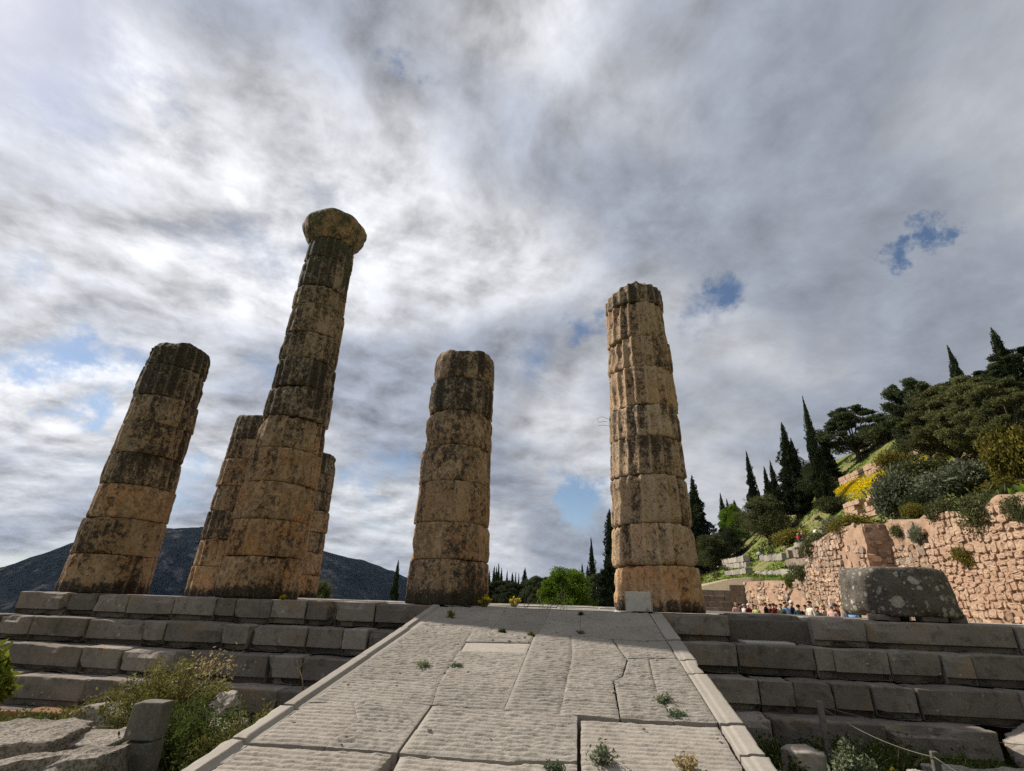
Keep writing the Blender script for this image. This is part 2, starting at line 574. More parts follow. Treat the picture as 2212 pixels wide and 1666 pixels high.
M['ramp_pale'] = stone_material('ramp_pale_marble', (.30, .265, .23), (.34, .305, .268), (.22, .186, .16), 1.2, 0, dark_amt=.3, bump=.7, rand=.05, tool=.6)
M['ramp_light'] = stone_material('ramp_worn_limestone', (.28, .247, .21), (.335, .297, .255), (.20, .175, .147), 1.2, 0, dark_amt=.45, bump=.9, rand=.05, tool=.8)
M['floor'] = stone_material('temple_floor_limestone', (.30, .28, .245), (.37, .345, .30), (.15, .135, .12), 1.0, .1, rand=.25)
M['lichen'] = stone_material('lichened_marble', (.058, .048, .038), (.105, .09, .073), (.02, .016, .014), .95, .58, (.42, .40, .33), .75, .9, 0)
M['rubble'] = stone_material('grey_rubble', (.23, .195, .165), (.31, .27, .23), (.11, .09, .075), 1.0, .12, rand=.25, bump=.8)
M['pitted'] = stone_material('pitted_conglomerate', (.20, .172, .142), (.265, .23, .195), (.11, .09, .072), 1.0, 0, rand=.1, bump=1.0, pits=.8)
M['stele'] = stone_material('smooth_grey_stone', (.095, .088, .074), (.13, .12, .10), (.055, .05, .042), 1.0, .05, (.3, .28, .22), .4, .4, .1)
M['wall'] = stone_material('red_limestone', (.32, .200, .132), (.41, .282, .192), (.21, .118, .075), 1.0, 0, dark_amt=.35, bump=.9, rand=.42, island=True, tint=(.27, .235, .195))
M['mortar'] = stone_material('ochre_mortar', (.32, .198, .128), (.385, .257, .172), (.20, .116, .072), 1.3, 0, dark_amt=.7, bump=.9, rand=.05)
M['ruin'] = stone_material('grey_ashlar', (.235, .21, .18), (.33, .295, .25), (.12, .10, .085), .7, .1, rand=.3, bump=.7)
M['ashlar'] = stone_material('brown_ashlar', (.16, .125, .095), (.22, .17, .13), (.07, .055, .045), .8, .0, rand=.25, bump=.7)
M['marble'] = stone_material('white_marble', (.46, .425, .37), (.52, .485, .425), (.33, .30, .26), 1.4, 0, dark_amt=.4, bump=.25, rand=0, stain=(.17, .15, .13))
M['wood'] = stone_material('weathered_wood', (.085, .078, .068), (.125, .115, .10), (.05, .045, .04), 3.0, 0, bump=.5)
M['rope'] = flat_material('grey_rope', (.16, .145, .12))
M['bark'] = stone_material('bark', (.075, .055, .04), (.11, .085, .065), (.035, .026, .02), 3.0, 0, bump=1.0)
M['stem'] = flat_material('dry_stem', (.30, .235, .14))
M['cypress'] = leaf_material('cypress_leaf', (.020, .029, .014), (.036, .046, .021), .15)
M['pine'] = leaf_material('pine_needles', (.095, .105, .042), (.15, .15, .062), .35)
M['darkpine'] = leaf_material('dark_pine_needles', (.044, .058, .028), (.075, .088, .040), .3)
M['green'] = leaf_material('fresh_leaf', (.075, .135, .014), (.125, .19, .022), .4, .1)
M['olive'] = leaf_material('olive_leaf', (.105, .12, .075), (.16, .17, .11), .3)
M['shrub'] = leaf_material('maquis_leaf', (.065, .076, .032), (.11, .115, .05), .3)
M['yshrub'] = leaf_material('broom_leaf', (.13, .12, .028), (.20, .165, .036), .3)
M['weed'] = leaf_material('weed_leaf', (.11, .115, .032), (.19, .175, .055), .35)
M['weed_dark'] = leaf_material('nettle_leaf', (.045, .068, .018), (.085, .11, .03), .3)
M['broadleaf'] = leaf_material('young_leaf', (.11, .14, .018), (.19, .21, .03), .35, .05)
M['greyweed'] = leaf_material('silver_weed', (.13, .16, .095), (.20, .22, .14), .3)
M['grass'] = leaf_material('grass_blade', (.085, .15, .018), (.145, .20, .032), .35)
M['drygrass'] = leaf_material('dry_grass', (.27, .21, .10), (.36, .29, .15), .3)
M['flower'] = leaf_material('yellow_petal', (.62, .45, .012), (.72, .56, .02), .3, .05)


def ground_material():
    m, t, b = base_mat('site_ground')
    p = wpos(t)
    x, y, z = t.sep(p)[:3]
    n1 = t.noise(p, .12, 6, .6)
    n2 = t.noise(p, .9, 8, .65)
    n3 = t.noise(p, 7, 8, .65)
    soil = t.mix(t.map(n3, .3, .7), (.17, .12, .075), (.26, .20, .135))
    grass = t.mix(t.map(n3, .3, .7), (.06, .10, .014), (.125, .165, .03))
    dry = t.mix(t.map(n3, .3, .7), (.13, .115, .045), (.21, .17, .08))
    g = t.mix(t.map(n2, .42, .6), grass, dry)
    f = t.math('ADD', t.math('MULTIPLY', n1, .6), t.math('MULTIPLY', n2, .4))
    c = t.mix(t.map(f, .50, .60), g, soil)
    # trodden earth on the visitors' path
    path = t.math('MULTIPLY', t.map(x, 10, 11, 0, 1), t.map(x, 15.5, 16, 1, 0))
    c = t.mix(t.math('MULTIPLY', path, .9), c, t.mix(n3, (.30, .235, .16), (.38, .31, .22)))
    far = t.map(t.vm('LENGTH', p), 250, 700)
    c = t.mix(far, c, t.mix(t.map(t.noise(p, .02, 8, .65), .45, .55), (.035, .042, .02), (.12, .10, .07)))
    finish(t, b, c, t.math('ADD', n3, t.noise(p, 40, 5, .6)), .7, .05)
    return m


def mountain_material():
    m, t, b = base_mat('mountain_shaded_maquis')
    p = wpos(t)
    n = t.noise(p, .022, 9, .72)
    n2 = t.noise(p, .006, 6, .6)
    v = t.math('ADD', t.math('MULTIPLY', n, .6), t.math('MULTIPLY', n2, .4))
    veg = t.mix(t.map(t.noise(p, .07, 6, .7), .4, .6), (.0055, .0085, .011), (.015, .019, .020))  # cloud shadow over the mountain is put into these dark colours
    c = t.mix(t.map(v, .525, .60, 0, .75), veg, (.085, .080, .082))
    b.inputs['Specular IOR Level'].default_value = 0.0
    finish(t, b, c, n, 1.0, 9.0)
    return m


M['ground'] = ground_material()
M['mountain'] = mountain_material()
# ------------------------------------------------------------------ ground and mountain
def G(X, Y):
    X = np.asarray(X, float); Y = np.asarray(Y, float)
    near = -1.95 + .2 * ss(-1, 3, X)
    near = near + ss(7, 13, X) * .6
    near = near + .62 * np.exp(-((X + 3.15) / .5) ** 2 - ((Y - 4.1) / 1.0) ** 2)
    g = near + (-1.15 - near) * ss(8.5, 12, Y) * ss(2, 8, X)
    g = g + (-1.4 - g) * ss(40, 60, Y) * (1 - ss(0, 10, X))
    wt = 4.05 - 1.9 * ss(36.5, 38.5, Y)
    hill = np.interp(X, [16.2, 23, 30, 34, 37, 40, 60, 100, 400], [4.05, 5.6, 7.9, 10.0, 12.3, 14.9, 32.0, 52, 170]) - (4.05 - wt) * (1 - ss(18, 29, X))
    hill = hill - .0016 * np.maximum(0, Y - 170) ** 2 * np.clip((X - 16) / 60, 0, 1)
    h2 = 2.2 + .28 * (X - 12)
    hill = np.where(Y > 52, np.maximum(hill * ss(13, 20, X) + h2 * (1 - ss(13, 20, X)), -1.5), hill)
    lim = np.where(Y > 52, 9., 17.3)
    g = np.where(X > lim, np.maximum(hill, g), g)
    v = np.maximum(0, -13.5 - X)
    g = g - .5 * v * ss(0, 30, v)
    g = g - .12 * np.maximum(0, Y - 60) * (1 - ss(-10, 14, X))
    return np.maximum(g, -330)


def gz(x, y):
    return float(G(np.array([x]), np.array([y]))[0])


def build_ground():
    def tk(segs):
        out = []
        for a, b, n in segs:
            out += list(np.linspace(a, b, n, endpoint=False))
        return np.array(out + [segs[-1][1]])
    xs = tk([(-9000, -800, 14), (-800, -120, 16), (-120, -20, 26), (-20, -9, 22), (-9, 8, 70), (8, 17.2, 13), (17.2, 17.4, 1), (17.4, 60, 90), (60, 140, 40), (140, 700, 20), (700, 9000, 10)])
    ys = tk([(-6000, -300, 10), (-300, -20, 12), (-20, 2, 14), (2, 10, 46), (10, 51.95, 60), (51.95, 52.05, 1), (52.05, 130, 80), (130, 260, 40), (260, 900, 18), (900, 9000, 12)])
    X, Y = np.meshgrid(xs, ys)
    X, Y = X.ravel(), Y.ravel()
    Z = G(X, Y)
    P = np.stack([X, Y, np.zeros_like(X)], 1)
    d = np.hypot(X, Y)
    bump = .07 * fbm(P * .9, 3, 5) * (d < 60) + np.where(X > 17.5, .45 * fbm(P * .18, 4, 6), 0) + np.where(d > 130, np.minimum(d * .012, 30) * fbm(P * .006, 4, 7), 0)
    Z = Z + bump
    me = raw_mesh('ground', np.stack([X, Y, Z], 1), grid_faces(len(xs), len(ys)))
    tag(link('ground', me, M['ground']), None, kind='structure')


def build_mountain():
    az = np.radians(np.linspace(-100, 12, 260))
    rr = np.concatenate([np.linspace(1100, 2600, 90), np.linspace(2700, 5200, 14)])
    prof_a = np.radians([-100, -75, -60, -51.3, -47.7, -44.6, -40.6, -38.6, -35.5, -32, -27.4, -23.1, -18.5, -15, -10, 12])
    prof_e = np.radians([-.6, -.2, .45, 1.30, 3.30, 4.45, 5.15, 5.5, 5.45, 5.1, 4.25, 3.5, 1.95, .9, -.2, -1.2])
    A, Rr = np.meshgrid(az, rr)
    A, Rr = A.ravel(), Rr.ravel()
    rid = 2000 + 160 * np.sin(A * 3.1)
    e = np.interp(A, prof_a, prof_e)
    Hh = rid * np.tan(e)
    base = -330.0
    s = np.where(Rr < rid, ss(0, 1, (Rr - 1050) / (rid - 1050)) ** .8, 1 - .75 * ss(0, 1, (Rr - rid) / 2200))
    X = Rr * np.sin(A); Y = Rr * np.cos(A)
    P = np.stack([X, Y, np.zeros_like(X)], 1)
    rough = fbm(P * .0045, 6, 3, .55)
    ridge = np.exp(-((Rr - rid) / 90) ** 2)
    Z = base + (Hh - base) * s + rough * (38 * (1 - ridge * .88) * np.clip(s * 3, 0, 1))
    me = raw_mesh('mountain', np.stack([X, Y, Z], 1), grid_faces(len(az), len(rr)))
    tag(link('mountain', me, M['mountain']), None, kind='structure')


build_ground()
build_mountain()

# ------------------------------------------------------------------ temple platform
ST_Y = [9.65, 9.20, 8.75, 8.30]
ST_Z = [0.0, -.42, -.84, -1.24]
STH = .42
plat = thing('temple_platform', 'stepped dark grey limestone platform carrying the temple columns', 'temple platform')


def add_block(parent, x0, x1, yf, depth, ztop, h, seed, mat, rebate=.055, r=.03, amp=.014, chip=.05, name='block', tilt=0.0, step=.16):
    w = x1 - x0
    V, Fs = rbox(w, depth, h, r, seed, amp, step, rebate, .22, chip)
    rng = random.Random(seed)
    me = raw_mesh(name, V, Fs, smooth=False)
    o = link(name, me, mat, parent, ((x0 + x1) / 2, yf + depth / 2 + rng.uniform(-.02, .025), ztop - h / 2 + rng.uniform(-.012, .008)))
    o.rotation_euler = (rng.uniform(-.008, .008), tilt + rng.uniform(-.008, .008), rng.uniform(-.015, .015))
    return o


LJ = [[-11.33, -10.21, -9.58, -8.84, -7.85, -6.97, -6.54, -5.81, -5.1, -4.55, -3.77, -2.62],
      [-12.0, -11.05, -10.31, -9.13, -7.96, -7.51, -6.38, -5.87, -4.78, -4.11, -3.66, -2.66],
      [-12.4, -11.2, -10.18, -8.61, -7.85, -6.85, -5.85, -5.14, -4.53, -3.6, -2.7],
      [-12.8, -11.4, -9.41, -7.94, -6.9, -5.6, -4.62, -3.7, -2.74]]
RJ = [None, [1.28, 2.41, 3.54, 3.81, 4.6, 5.31, 5.72, 6.8, 7.9, 9.0, 10.9],
      [1.3, 2.52, 3.0, 3.52, 4.03, 4.62, 5.9, 7.3, 8.8, 10.9],
      [1.32, 2.5, 3.9, 5.24]]
step_parts = []
for i in range(4):
    yf, zt = ST_Y[i], ST_Z[i]
    x0, x1 = LJ[i][0], (10.9 if i < 3 else 5.2)
    core_w = x1 - x0 - .14
    V, Fs = rbox(core_w, .55, STH - .06, .02, 400 + i, .01, .6)
    o = link('step', raw_mesh('step', V, Fs), M['core'], plat, ((x0 + x1) / 2, yf + .12 + .275, zt - STH / 2 - .035))
    step_parts.append(o)

sd = 1
for i in range(4):
    for js in (LJ[i], RJ[i]):
        if js is None:
            continue
        for a, b in zip(js[:-1], js[1:]):
            rng = random.Random(sd * 7 + 1)
            g1, g2 = rng.uniform(.004, .016), rng.uniform(.004, .016)
            o = add_block(None, a + g1, b - g2, ST_Y[i], .72, ST_Z[i], STH - .012, sd, M['step'], rebate=.11 if i < 3 else .06,
                          r=.014 + .012 * rng.random(), chip=.05 + .16 * rng.random() ** 2, amp=.016, step=.09)
            o.parent = step_parts[i]
            o.matrix_parent_inverse = Matrix.Translation(-Vector(step_parts[i].location))
            sd += 1
# the stylobate course right of the ramp: one dressed block, a set-back rough one, then long blocks
for (a, b, yf, zt, h, rb, ch, am) in [(1.30, 2.45, 9.65, 0.0, .41, .06, .05, .012), (2.50, 3.70, 9.98, .02, .36, 0, .12, .03),
                                      (3.74, 4.54, 9.62, .0, .41, .03, .16, .022), (4.57, 6.72, 9.68, -.02, .41, .06, .06, .012),
                                      (6.75, 8.6, 9.66, -.03, .41, .06, .06, .012), (8.63, 10.9, 9.66, -.03, .41, .06, .05, .012)]:
    o = add_block(None, a, b, yf, .75, zt, h, sd, M['step'], rebate=rb * 1.8, r=.022, chip=ch, amp=am, step=.11)
    o.parent = step_parts[0]
    o.matrix_parent_inverse = Matrix.Translation(-Vector(step_parts[0].location))
    sd += 1
# pale packing slab in the recess
V, Fs = rbox(.75, .5, .05, .015, 77, .008, .15)
o = link('packing_slab', raw_mesh('packing_slab', V, Fs), M['floor'], plat, (2.95, 9.55, -.395))
# poros foundation course showing at the far left foot
found = link('foundation', raw_mesh('foundation', *rbox(6.6, .5, .5, .03, 91, .02, .3)), M['core'], plat, (-9.4, 8.30, -1.92))
for k, (a, b) in enumerate([(-12.4, -10.9), (-10.87, -9.75), (-9.72, -8.5), (-8.47, -7.2), (-7.17, -6.2)]):
    o = add_block(None, a, b, 7.98, .5, -1.66, .55, 300 + k, M['step_warm'], rebate=0, amp=.025, chip=.08)
    o.parent = found
    o.matrix_parent_inverse = Matrix.Translation(-Vector(found.location))
# inner fill of the platform and the floor behind the front row
V, Fs = rbox(21.6, 50, 1.3, .05, 55, .02, 2.5)
link('fill', raw_mesh('fill', V, Fs), M['core'], plat, (-.35, 10.32 + 25, -.78))
floor = link('floor', raw_mesh('floor', *rbox(21.2, 48.5, .10, .02, 56, .004, 3.0)), M['core'], plat, (-.35, 10.5 + 24.3, -.10))
rng = random.Random(4)
yy = 10.40
fk = 0
while yy < 40:
    d = rng.uniform(.9, 1.4)
    xx = -11.2 if yy < 19 else -4.2
    xe = 2.6 if yy < 24 else 4.0
    if yy < 11.6:
        xe = 10.2
    while xx < xe:
        w = rng.uniform(1.1, 2.0)
        if rng.random() < (.97 if yy < 13 else .72):
            V, Fs = rbox(w - .03, d - .03, .12, .015, fk, .006, .5)
            top = -.012 + (rng.uniform(-.03, .035) if yy > 12 else rng.uniform(-.006, .006))
            o = link('floor_slab', raw_mesh('floor_slab', V, Fs, smooth=False), M['floor'], None, (xx + w / 2, yy + d / 2, top - .06))
            o.parent = floor
            o.matrix_parent_inverse = Matrix.Translation(-Vector(floor.location))
            fk += 1
        xx += w
    yy += d

# ------------------------------------------------------------------ ramp
def zr(Y):
    return -.015 - (9.65 - Y) * .185


ramp = thing('stone_ramp', 'pale limestone entrance ramp with tooled grooves rising between steps', 'ramp', (-.68, 6.2, zr(6.2)))


def edge_pts(pts, n):
    pts = np.asarray(pts, float)
    L = np.concatenate([[0], np.cumsum(np.linalg.norm(np.diff(pts, axis=0), axis=1))])
    s = np.linspace(0, L[-1], n)
    return np.stack([np.interp(s, L, pts[:, 0]), np.interp(s, L, pts[:, 1])], 1)


def slab(name, top, bot, left, right, seed, mat, amp=.027, marg_l=0.0, marg_r=0.0, lower=0.0, gap=.0015, thick=.16, tilt=0.0, fillet=None, dx=.022, dy=.0085, jag=.003):
    """Coons patch between four polylines given as (X, Y); top/bot run left to right, left/right run top to bottom"""
    Lx = max(np.ptp(np.asarray(top)[:, 0]), np.ptp(np.asarray(bot)[:, 0]))
    Ly = max(np.ptp(np.asarray(left)[:, 1]), np.ptp(np.asarray(right)[:, 1]))
    nu = max(6, int(Lx / dx)); nv = max(6, int(Ly / dy))
    T, B = edge_pts(top, nu), edge_pts(bot, nu)
    Lf, Rt = edge_pts(left, nv), edge_pts(right, nv)
    u = np.linspace(0, 1, nu)[None, :, None]; v = np.linspace(0, 1, nv)[:, None, None]
    P = (1 - v) * T[None] + v * B[None] + (1 - u) * Lf[:, None] + u * Rt[:, None] \
        - ((1 - u) * (1 - v) * T[0] + u * (1 - v) * T[-1] + (1 - u) * v * B[0] + u * v * B[-1])
    X, Y = P[..., 0], P[..., 1]
    cx, cy = X.mean(), Y.mean()
    X = X + (cx - X) / max(Lx, .1) * 2 * gap
    Y = Y + (cy - Y) / max(Ly, .1) * 2 * gap
    flat3 = np.stack([X.ravel(), Y.ravel(), np.full(X.size, seed * 2.3)], 1)
    # ragged edges
    ed = np.minimum(np.minimum(u[..., 0] * Lx, (1 - u[..., 0]) * Lx), np.minimum(v[..., 0] * Ly, (1 - v[..., 0]) * Ly)) + np.zeros_like(X)
    el = u[..., 0] * Lx + np.zeros_like(X); er = (1 - u[..., 0]) * Lx + np.zeros_like(X)
    ew = np.exp(-ed / .03)
    jx = fbm(flat3 * np.array([9, 9, 1]), 3, seed).reshape(X.shape) * jag * ew
    jy = fbm(flat3 * np.array([9, 9, 1]) + 50, 3, seed + 1).reshape(X.shape) * jag * ew
    X, Y = X + jx, Y + jy
    # tooling
    f3 = np.stack([X.ravel(), Y.ravel(), np.full(X.size, seed * 2.3)], 1)
    wob = vn(f3 * np.array([.9, .7, 1]), seed + 2).reshape(X.shape)
    brk = fbm(f3 * np.array([6, 14, 1]), 2, seed + 3).reshape(X.shape)
    rng = random.Random(seed)
    per = rng.uniform(.064, .072)
    hf = fbm(f3 * np.array([13, 5, 1]) + 21, 2, seed + 12).reshape(X.shape)
    ph = Y / per + wob * .7 + hf * .10 + rng.random() + X * rng.uniform(-.25, .55)
    fr = ph - np.floor(ph)
    prof = np.clip(np.minimum(fr / .26, (1 - fr) / .40), 0, 1) ** .8 - .7
    am = amp * np.clip(.95 + .3 * brk, .45, 1.35)
    am = am * (.35 + .65 * ss(0, .015, ed))
    if marg_l:
        am = am * ss(marg_l * .8, marg_l * 1.1, el)
    if marg_r:
        am = am * ss(marg_r * .8, marg_r * 1.1, er)
    fine = fbm(f3 * np.array([26, 34, 1]), 3, seed + 5).reshape(X.shape)
    chipx = fbm(f3 * np.array([17, 22, 1]) + 3, 2, seed + 6).reshape(X.shape)
    Hh = am * prof * np.clip(.95 + .4 * chipx, .4, 1.4) + am * .17 * fine + am * .10 * chipx + .002 * wob + .0009 * fine
    if amp > .002:
        pit = np.clip(fbm(f3 * np.array([7, 9, 1]) + 9, 3, seed + 8).reshape(X.shape) - .62, 0, 1)
        Hh = Hh - pit * .014
    if fillet:            # raised moulding line along the strip: (distance from left, width, height)
        Hh = Hh + fillet[2] * ss(fillet[0] - .012, fillet[0] + .012, el) * (1 if fillet[1] > 0 else -1)
    Hh = Hh - .006 * np.exp(-ed / .004) - .003 * np.exp(-ed / .01) * np.clip(fine, 0, 1)
    Z = zr(Y) + Hh - lower + tilt * (X - cx)
    top3 = np.stack([X, Y, Z], -1).reshape(-1, 3)
    F = grid_faces(nu, nv)[:, ::-1]
    # skirt
    ring = np.concatenate([np.arange(nu), np.arange(1, nv) * nu + nu - 1, (nv - 1) * nu + np.arange(nu - 2, -1, -1), np.arange(nv - 2, 0, -1) * nu])
    low = top3[ring].copy(); low[:, 2] -= thick
    n0 = len(top3); m = len(ring); i = np.arange(m)
    S = np.stack([n0 + m + i, n0 + m + (i + 1) % m, n0 + (i + 1) % m, n0 + i], 1)
    V = np.concatenate([top3, low, top3[ring]]) - np.array(ramp.location)
    me = raw_mesh(name, V, [F, S])
    return link(name, me, mat, ramp)


def rect(x0, x1, y0, y1):
    return [(x0, y0), (x1, y0)], [(x0, y1), (x1, y1)], [(x0, y0), (x0, y1)], [(x1, y0), (x1, y1)]


XL = lambda y: np.interp(y, [2.5, 4.6, 7.9, 9.65], [-2.68, -2.60, -2.47, -2.41])   # inner edge of left border
XO = lambda y: np.interp(y, [2.5, 4.6, 7.9, 9.65], [-2.82, -2.77, -2.68, -2.68])   # outer edge
XR = 1.15
# left border
for k, (ya, yb) in enumerate([(9.66, 8.0), (8.0, 6.62), (6.62, 5.10), (5.08, 4.42), (4.40, 2.6)]):
    t_ = [(XO(ya), ya), (XL(ya), ya)]; b_ = [(XO(yb), yb), (XL(yb), yb)]
    slab('border_stone', t_, b_, [t_[0], b_[0]], [t_[1], b_[1]], 20 + k, M['ramp_edge'], amp=.0007, fillet=(.125, -1, .035), gap=.003, dx=.012, dy=.03, lower=-.030, thick=.34, jag=.006 if k < 3 else .02)
# right border
for k, (ya, yb, wob_) in enumerate([(9.66, 8.02, 0), (7.92, 7.10, .015), (7.06, 6.60, .05), (6.58, 5.33, 0), (5.28, 4.78, .02), (4.74, 2.6, .02)]):
    xo = 1.365
    t_ = [(XR + .01, ya), (xo, ya)]; b_ = [(XR + .01, yb), (xo - wob_ * .6, yb)]
    slab('border_stone', t_, b_, [t_[0], b_[0]], [t_[1], (xo - wob_, (ya + yb) / 2), b_[1]], 40 + k, M['ramp_edge'], amp=.0007 if k not in (1, 2) else .004,
         fillet=(.075, 1, .010), gap=.003, dx=.012, dy=.03, lower=-.002, thick=.30, jag=.004 + wob_ * .3)
# top row
slab('slab', [(XL(9.66), 9.66), (-1.335, 9.66)], [(XL(8.0), 8.01), (-1.33, 8.02)], [(XL(9.66), 9.66), (XL(8), 8.01)], [(-1.335, 9.66), (-1.33, 8.02)], 60, M['ramp'], marg_r=.04)
slab('slab', [(-1.33, 9.66), (-.62, 9.66)], [(-1.33, 8.02), (-.64, 7.98)], [(-1.33, 9.66), (-1.33, 8.02)], [(-.55, 9.66), (-.58, 8.8), (-.64, 7.98)], 61, M['ramp'], marg_l=.04, gap=.0015)
slab('slab', [(-.55, 9.66), (-.02, 9.66)], [(-.64, 7.98), (-.03, 8.0)], [(-.55, 9.66), (-.58, 8.8), (-.64, 7.98)], [(-.02, 9.66), (-.03, 8.0)], 62, M['ramp'], marg_r=.045, gap=.0015)
slab('slab', [(-.02, 9.66), (XR, 9.66)], [(-.03, 8.0), (.4, 7.93), (.86, 7.90), (XR, 7.98)], [(-.02, 9.66), (-.03, 8.0)], [(XR, 9.66), (XR, 7.98)], 63, M['ramp'], marg_l=.045)
# second band
slab('slab', [(XL(8), 8.0), (-1.60, 8.0)], [(XL(5.9), 5.88), (-1.51, 5.90)], [(XL(8), 8.0), (XL(5.9), 5.88)], [(-1.60, 8.0), (-1.57, 7.39), (-1.51, 5.90)], 64, M['ramp'])
slab('slab', [(XL(5.9), 5.88), (-1.51, 5.90)], [(XL(5.2), 5.25), (-1.41, 5.35)], [(XL(5.9), 5.88), (XL(5.2), 5.25)], [(-1.51, 5.90), (-1.41, 5.35)], 65, M['ramp'])
slab('slab', [(-1.60, 8.0), (-.68, 7.98)], [(-1.58, 7.50), (-.69, 7.58)], [(-1.60, 8.0), (-1.58, 7.50)], [(-.68, 7.98), (-.69, 7.58)], 66, M['ramp'])
slab('slab', [(-1.58, 7.48), (-.70, 7.56)], [(-1.56, 7.05), (-.71, 7.08)], [(-1.58, 7.48), (-1.56, 7.05)], [(-.70, 7.56), (-.71, 7.08)], 67, M['ramp_pale'], amp=.005, lower=.016)
slab('slab', [(-1.56, 7.04), (-.70, 7.07)], [(-1.51, 5.90), (-.72, 5.90)], [(-1.56, 7.04), (-1.51, 5.90)], [(-.70, 7.07), (-.72, 5.90)], 68, M['ramp'], marg_r=.04, gap=.002)
slab('slab', [(-1.51, 5.89), (-.72, 5.89)], [(-1.41, 5.35), (-.73, 5.34)], [(-1.51, 5.89), (-1.41, 5.35)], [(-.72, 5.89), (-.73, 5.34)], 69, M['ramp'], marg_r=.04, gap=.002)
slab('slab', [(-.68, 7.97), (-.16, 7.97)], [(-.73, 5.34), (-.22, 5.33)], [(-.68, 7.97), (-.73, 5.34)], [(-.16, 7.97), (-.13, 7.0), (-.22, 5.33)], 70, M['ramp'], marg_l=.045, gap=.0015)
slab('slab', [(-.16, 7.97), (.40, 7.90)], [(-.22, 5.33), (.31, 5.30)], [(-.16, 7.97), (-.13, 7.0), (-.22, 5.33)], [(.40, 7.90), (.53, 7.01), (.41, 6.37), (.31, 6.25), (.31, 5.30)], 71, M['ramp'], gap=.0015)
slab('slab', [(.42, 7.87), (.86, 7.83), (XR, 7.92)], [(.55, 7.07), (XR, 7.17)], [(.42, 7.87), (.55, 7.07)], [(XR, 7.92), (XR, 7.17)], 72, M['ramp'], gap=.006)
slab('slab', [(.55, 7.02), (.80, 7.06)], [(.32, 5.31), (.78, 5.31)], [(.55, 7.02), (.43, 6.38), (.33, 6.24), (.32, 5.31)], [(.80, 7.06), (.76, 6.48), (.74, 6.0), (.78, 5.31)], 73, M['ramp'], gap=.0015)
slab('slab', [(.80, 7.06), (XR, 7.13)], [(.78, 5.31), (XR, 5.34)], [(.80, 7.06), (.76, 6.48), (.74, 6.0), (.78, 5.31)], [(XR, 7.13), (XR, 5.34)], 74, M['ramp'], gap=.0015)
# third band
slab('slab', [(XL(5.2), 5.22), (-2.16, 5.29)], [(XL(4.4), 4.43), (-2.0, 4.45)], [(XL(5.2), 5.22), (XL(4.4), 4.43)], [(-2.16, 5.29), (-1.96, 4.95), (-2.0, 4.45)], 75, M['ramp_light'], amp=.023)
slab('slab', [(-2.16, 5.29), (-1.42, 5.33)], [(-2.0, 4.45), (-1.42, 4.45)], [(-2.16, 5.29), (-1.96, 4.95), (-2.0, 4.45)], [(-1.42, 5.33), (-1.42, 4.45)], 76, M['ramp'], marg_r=.05, gap=.002)
slab('slab', [(-1.40, 5.33), (-.06, 5.30)], [(-1.40, 4.45), (-.62, 4.44), (-.06, 4.52)], [(-1.40, 5.33), (-1.40, 4.45)], [(-.06, 5.30), (-.06, 4.52)], 77, M['ramp'], marg_l=.05, marg_r=.03)
slab('slab', [(-.035, 5.25), (XR - .01, 5.29)], [(-.035, 3.6), (XR - .03, 3.6)], [(-.035, 5.25), (-.035, 3.6)], [(XR - .01, 5.29), (XR - .03, 3.6)], 78, M['ramp_light'], amp=.017, lower=.018, gap=.006, jag=.012)
# lowest band
slab('slab', [(XL(4.4), 4.39), (-1.43, 4.41)], [(XL(2.6), 2.6), (-1.43, 2.6)], [(XL(4.4), 4.39), (XL(2.6), 2.6)], [(-1.43, 4.41), (-1.46, 4.1), (-1.43, 2.6)], 79, M['ramp_light'], gap=.012)
slab('slab', [(-1.38, 4.42), (-.62, 4.40), (-.06, 4.47)], [(-1.36, 2.6), (-.06, 2.6)], [(-1.38, 4.42), (-1.35, 4.1), (-1.36, 2.6)], [(-.06, 4.47), (-.06, 2.6)], 80, M['ramp_light'], marg_l=.05, amp=.023, lower=.012)
slab('slab', [(-.01, 3.57), (XR - .03, 3.57)], [(-.01, 2.6), (XR - .03, 2.6)], [(-.01, 3.57), (-.01, 2.6)], [(XR - .03, 3.57), (XR - .03, 2.6)], 81, M['ramp'], lower=.03)
# body of the ramp under the paving
yb = np.array([2.6, 9.66])
V = []
for y in yb:
    for x in (-2.72, 1.33):
        V += [(x, y, zr(y) - .12), (x, y, -2.3)]
V = np.array(V) - np.array(ramp.location)
Fb = np.array([[0, 2, 6, 4], [0, 4, 5, 1], [2, 3, 7, 6], [0, 1, 3, 2], [4, 6, 7, 5]])
link('core', raw_mesh('core', V, Fb, smooth=False), M['core'], ramp)
# rough kerb stones leaning on the ramp's left flank
for k, (x, y, z, a, b, c, rz) in enumerate([(-2.90, 4.62, -1.12, .14, .30, .12, .1), (-2.88, 5.22, -1.05, .10, .20, .10, -.15)]):
    V, Fs = rock(a, b, c, 700 + k, .2)
    link('kerb_stone', raw_mesh('kerb_stone', V, Fs, smooth=False), M['rubble'], ramp, (x + .68, y - 6.2, z - zr(6.2)), rz)

# ------------------------------------------------------------------ columns
FL = 20


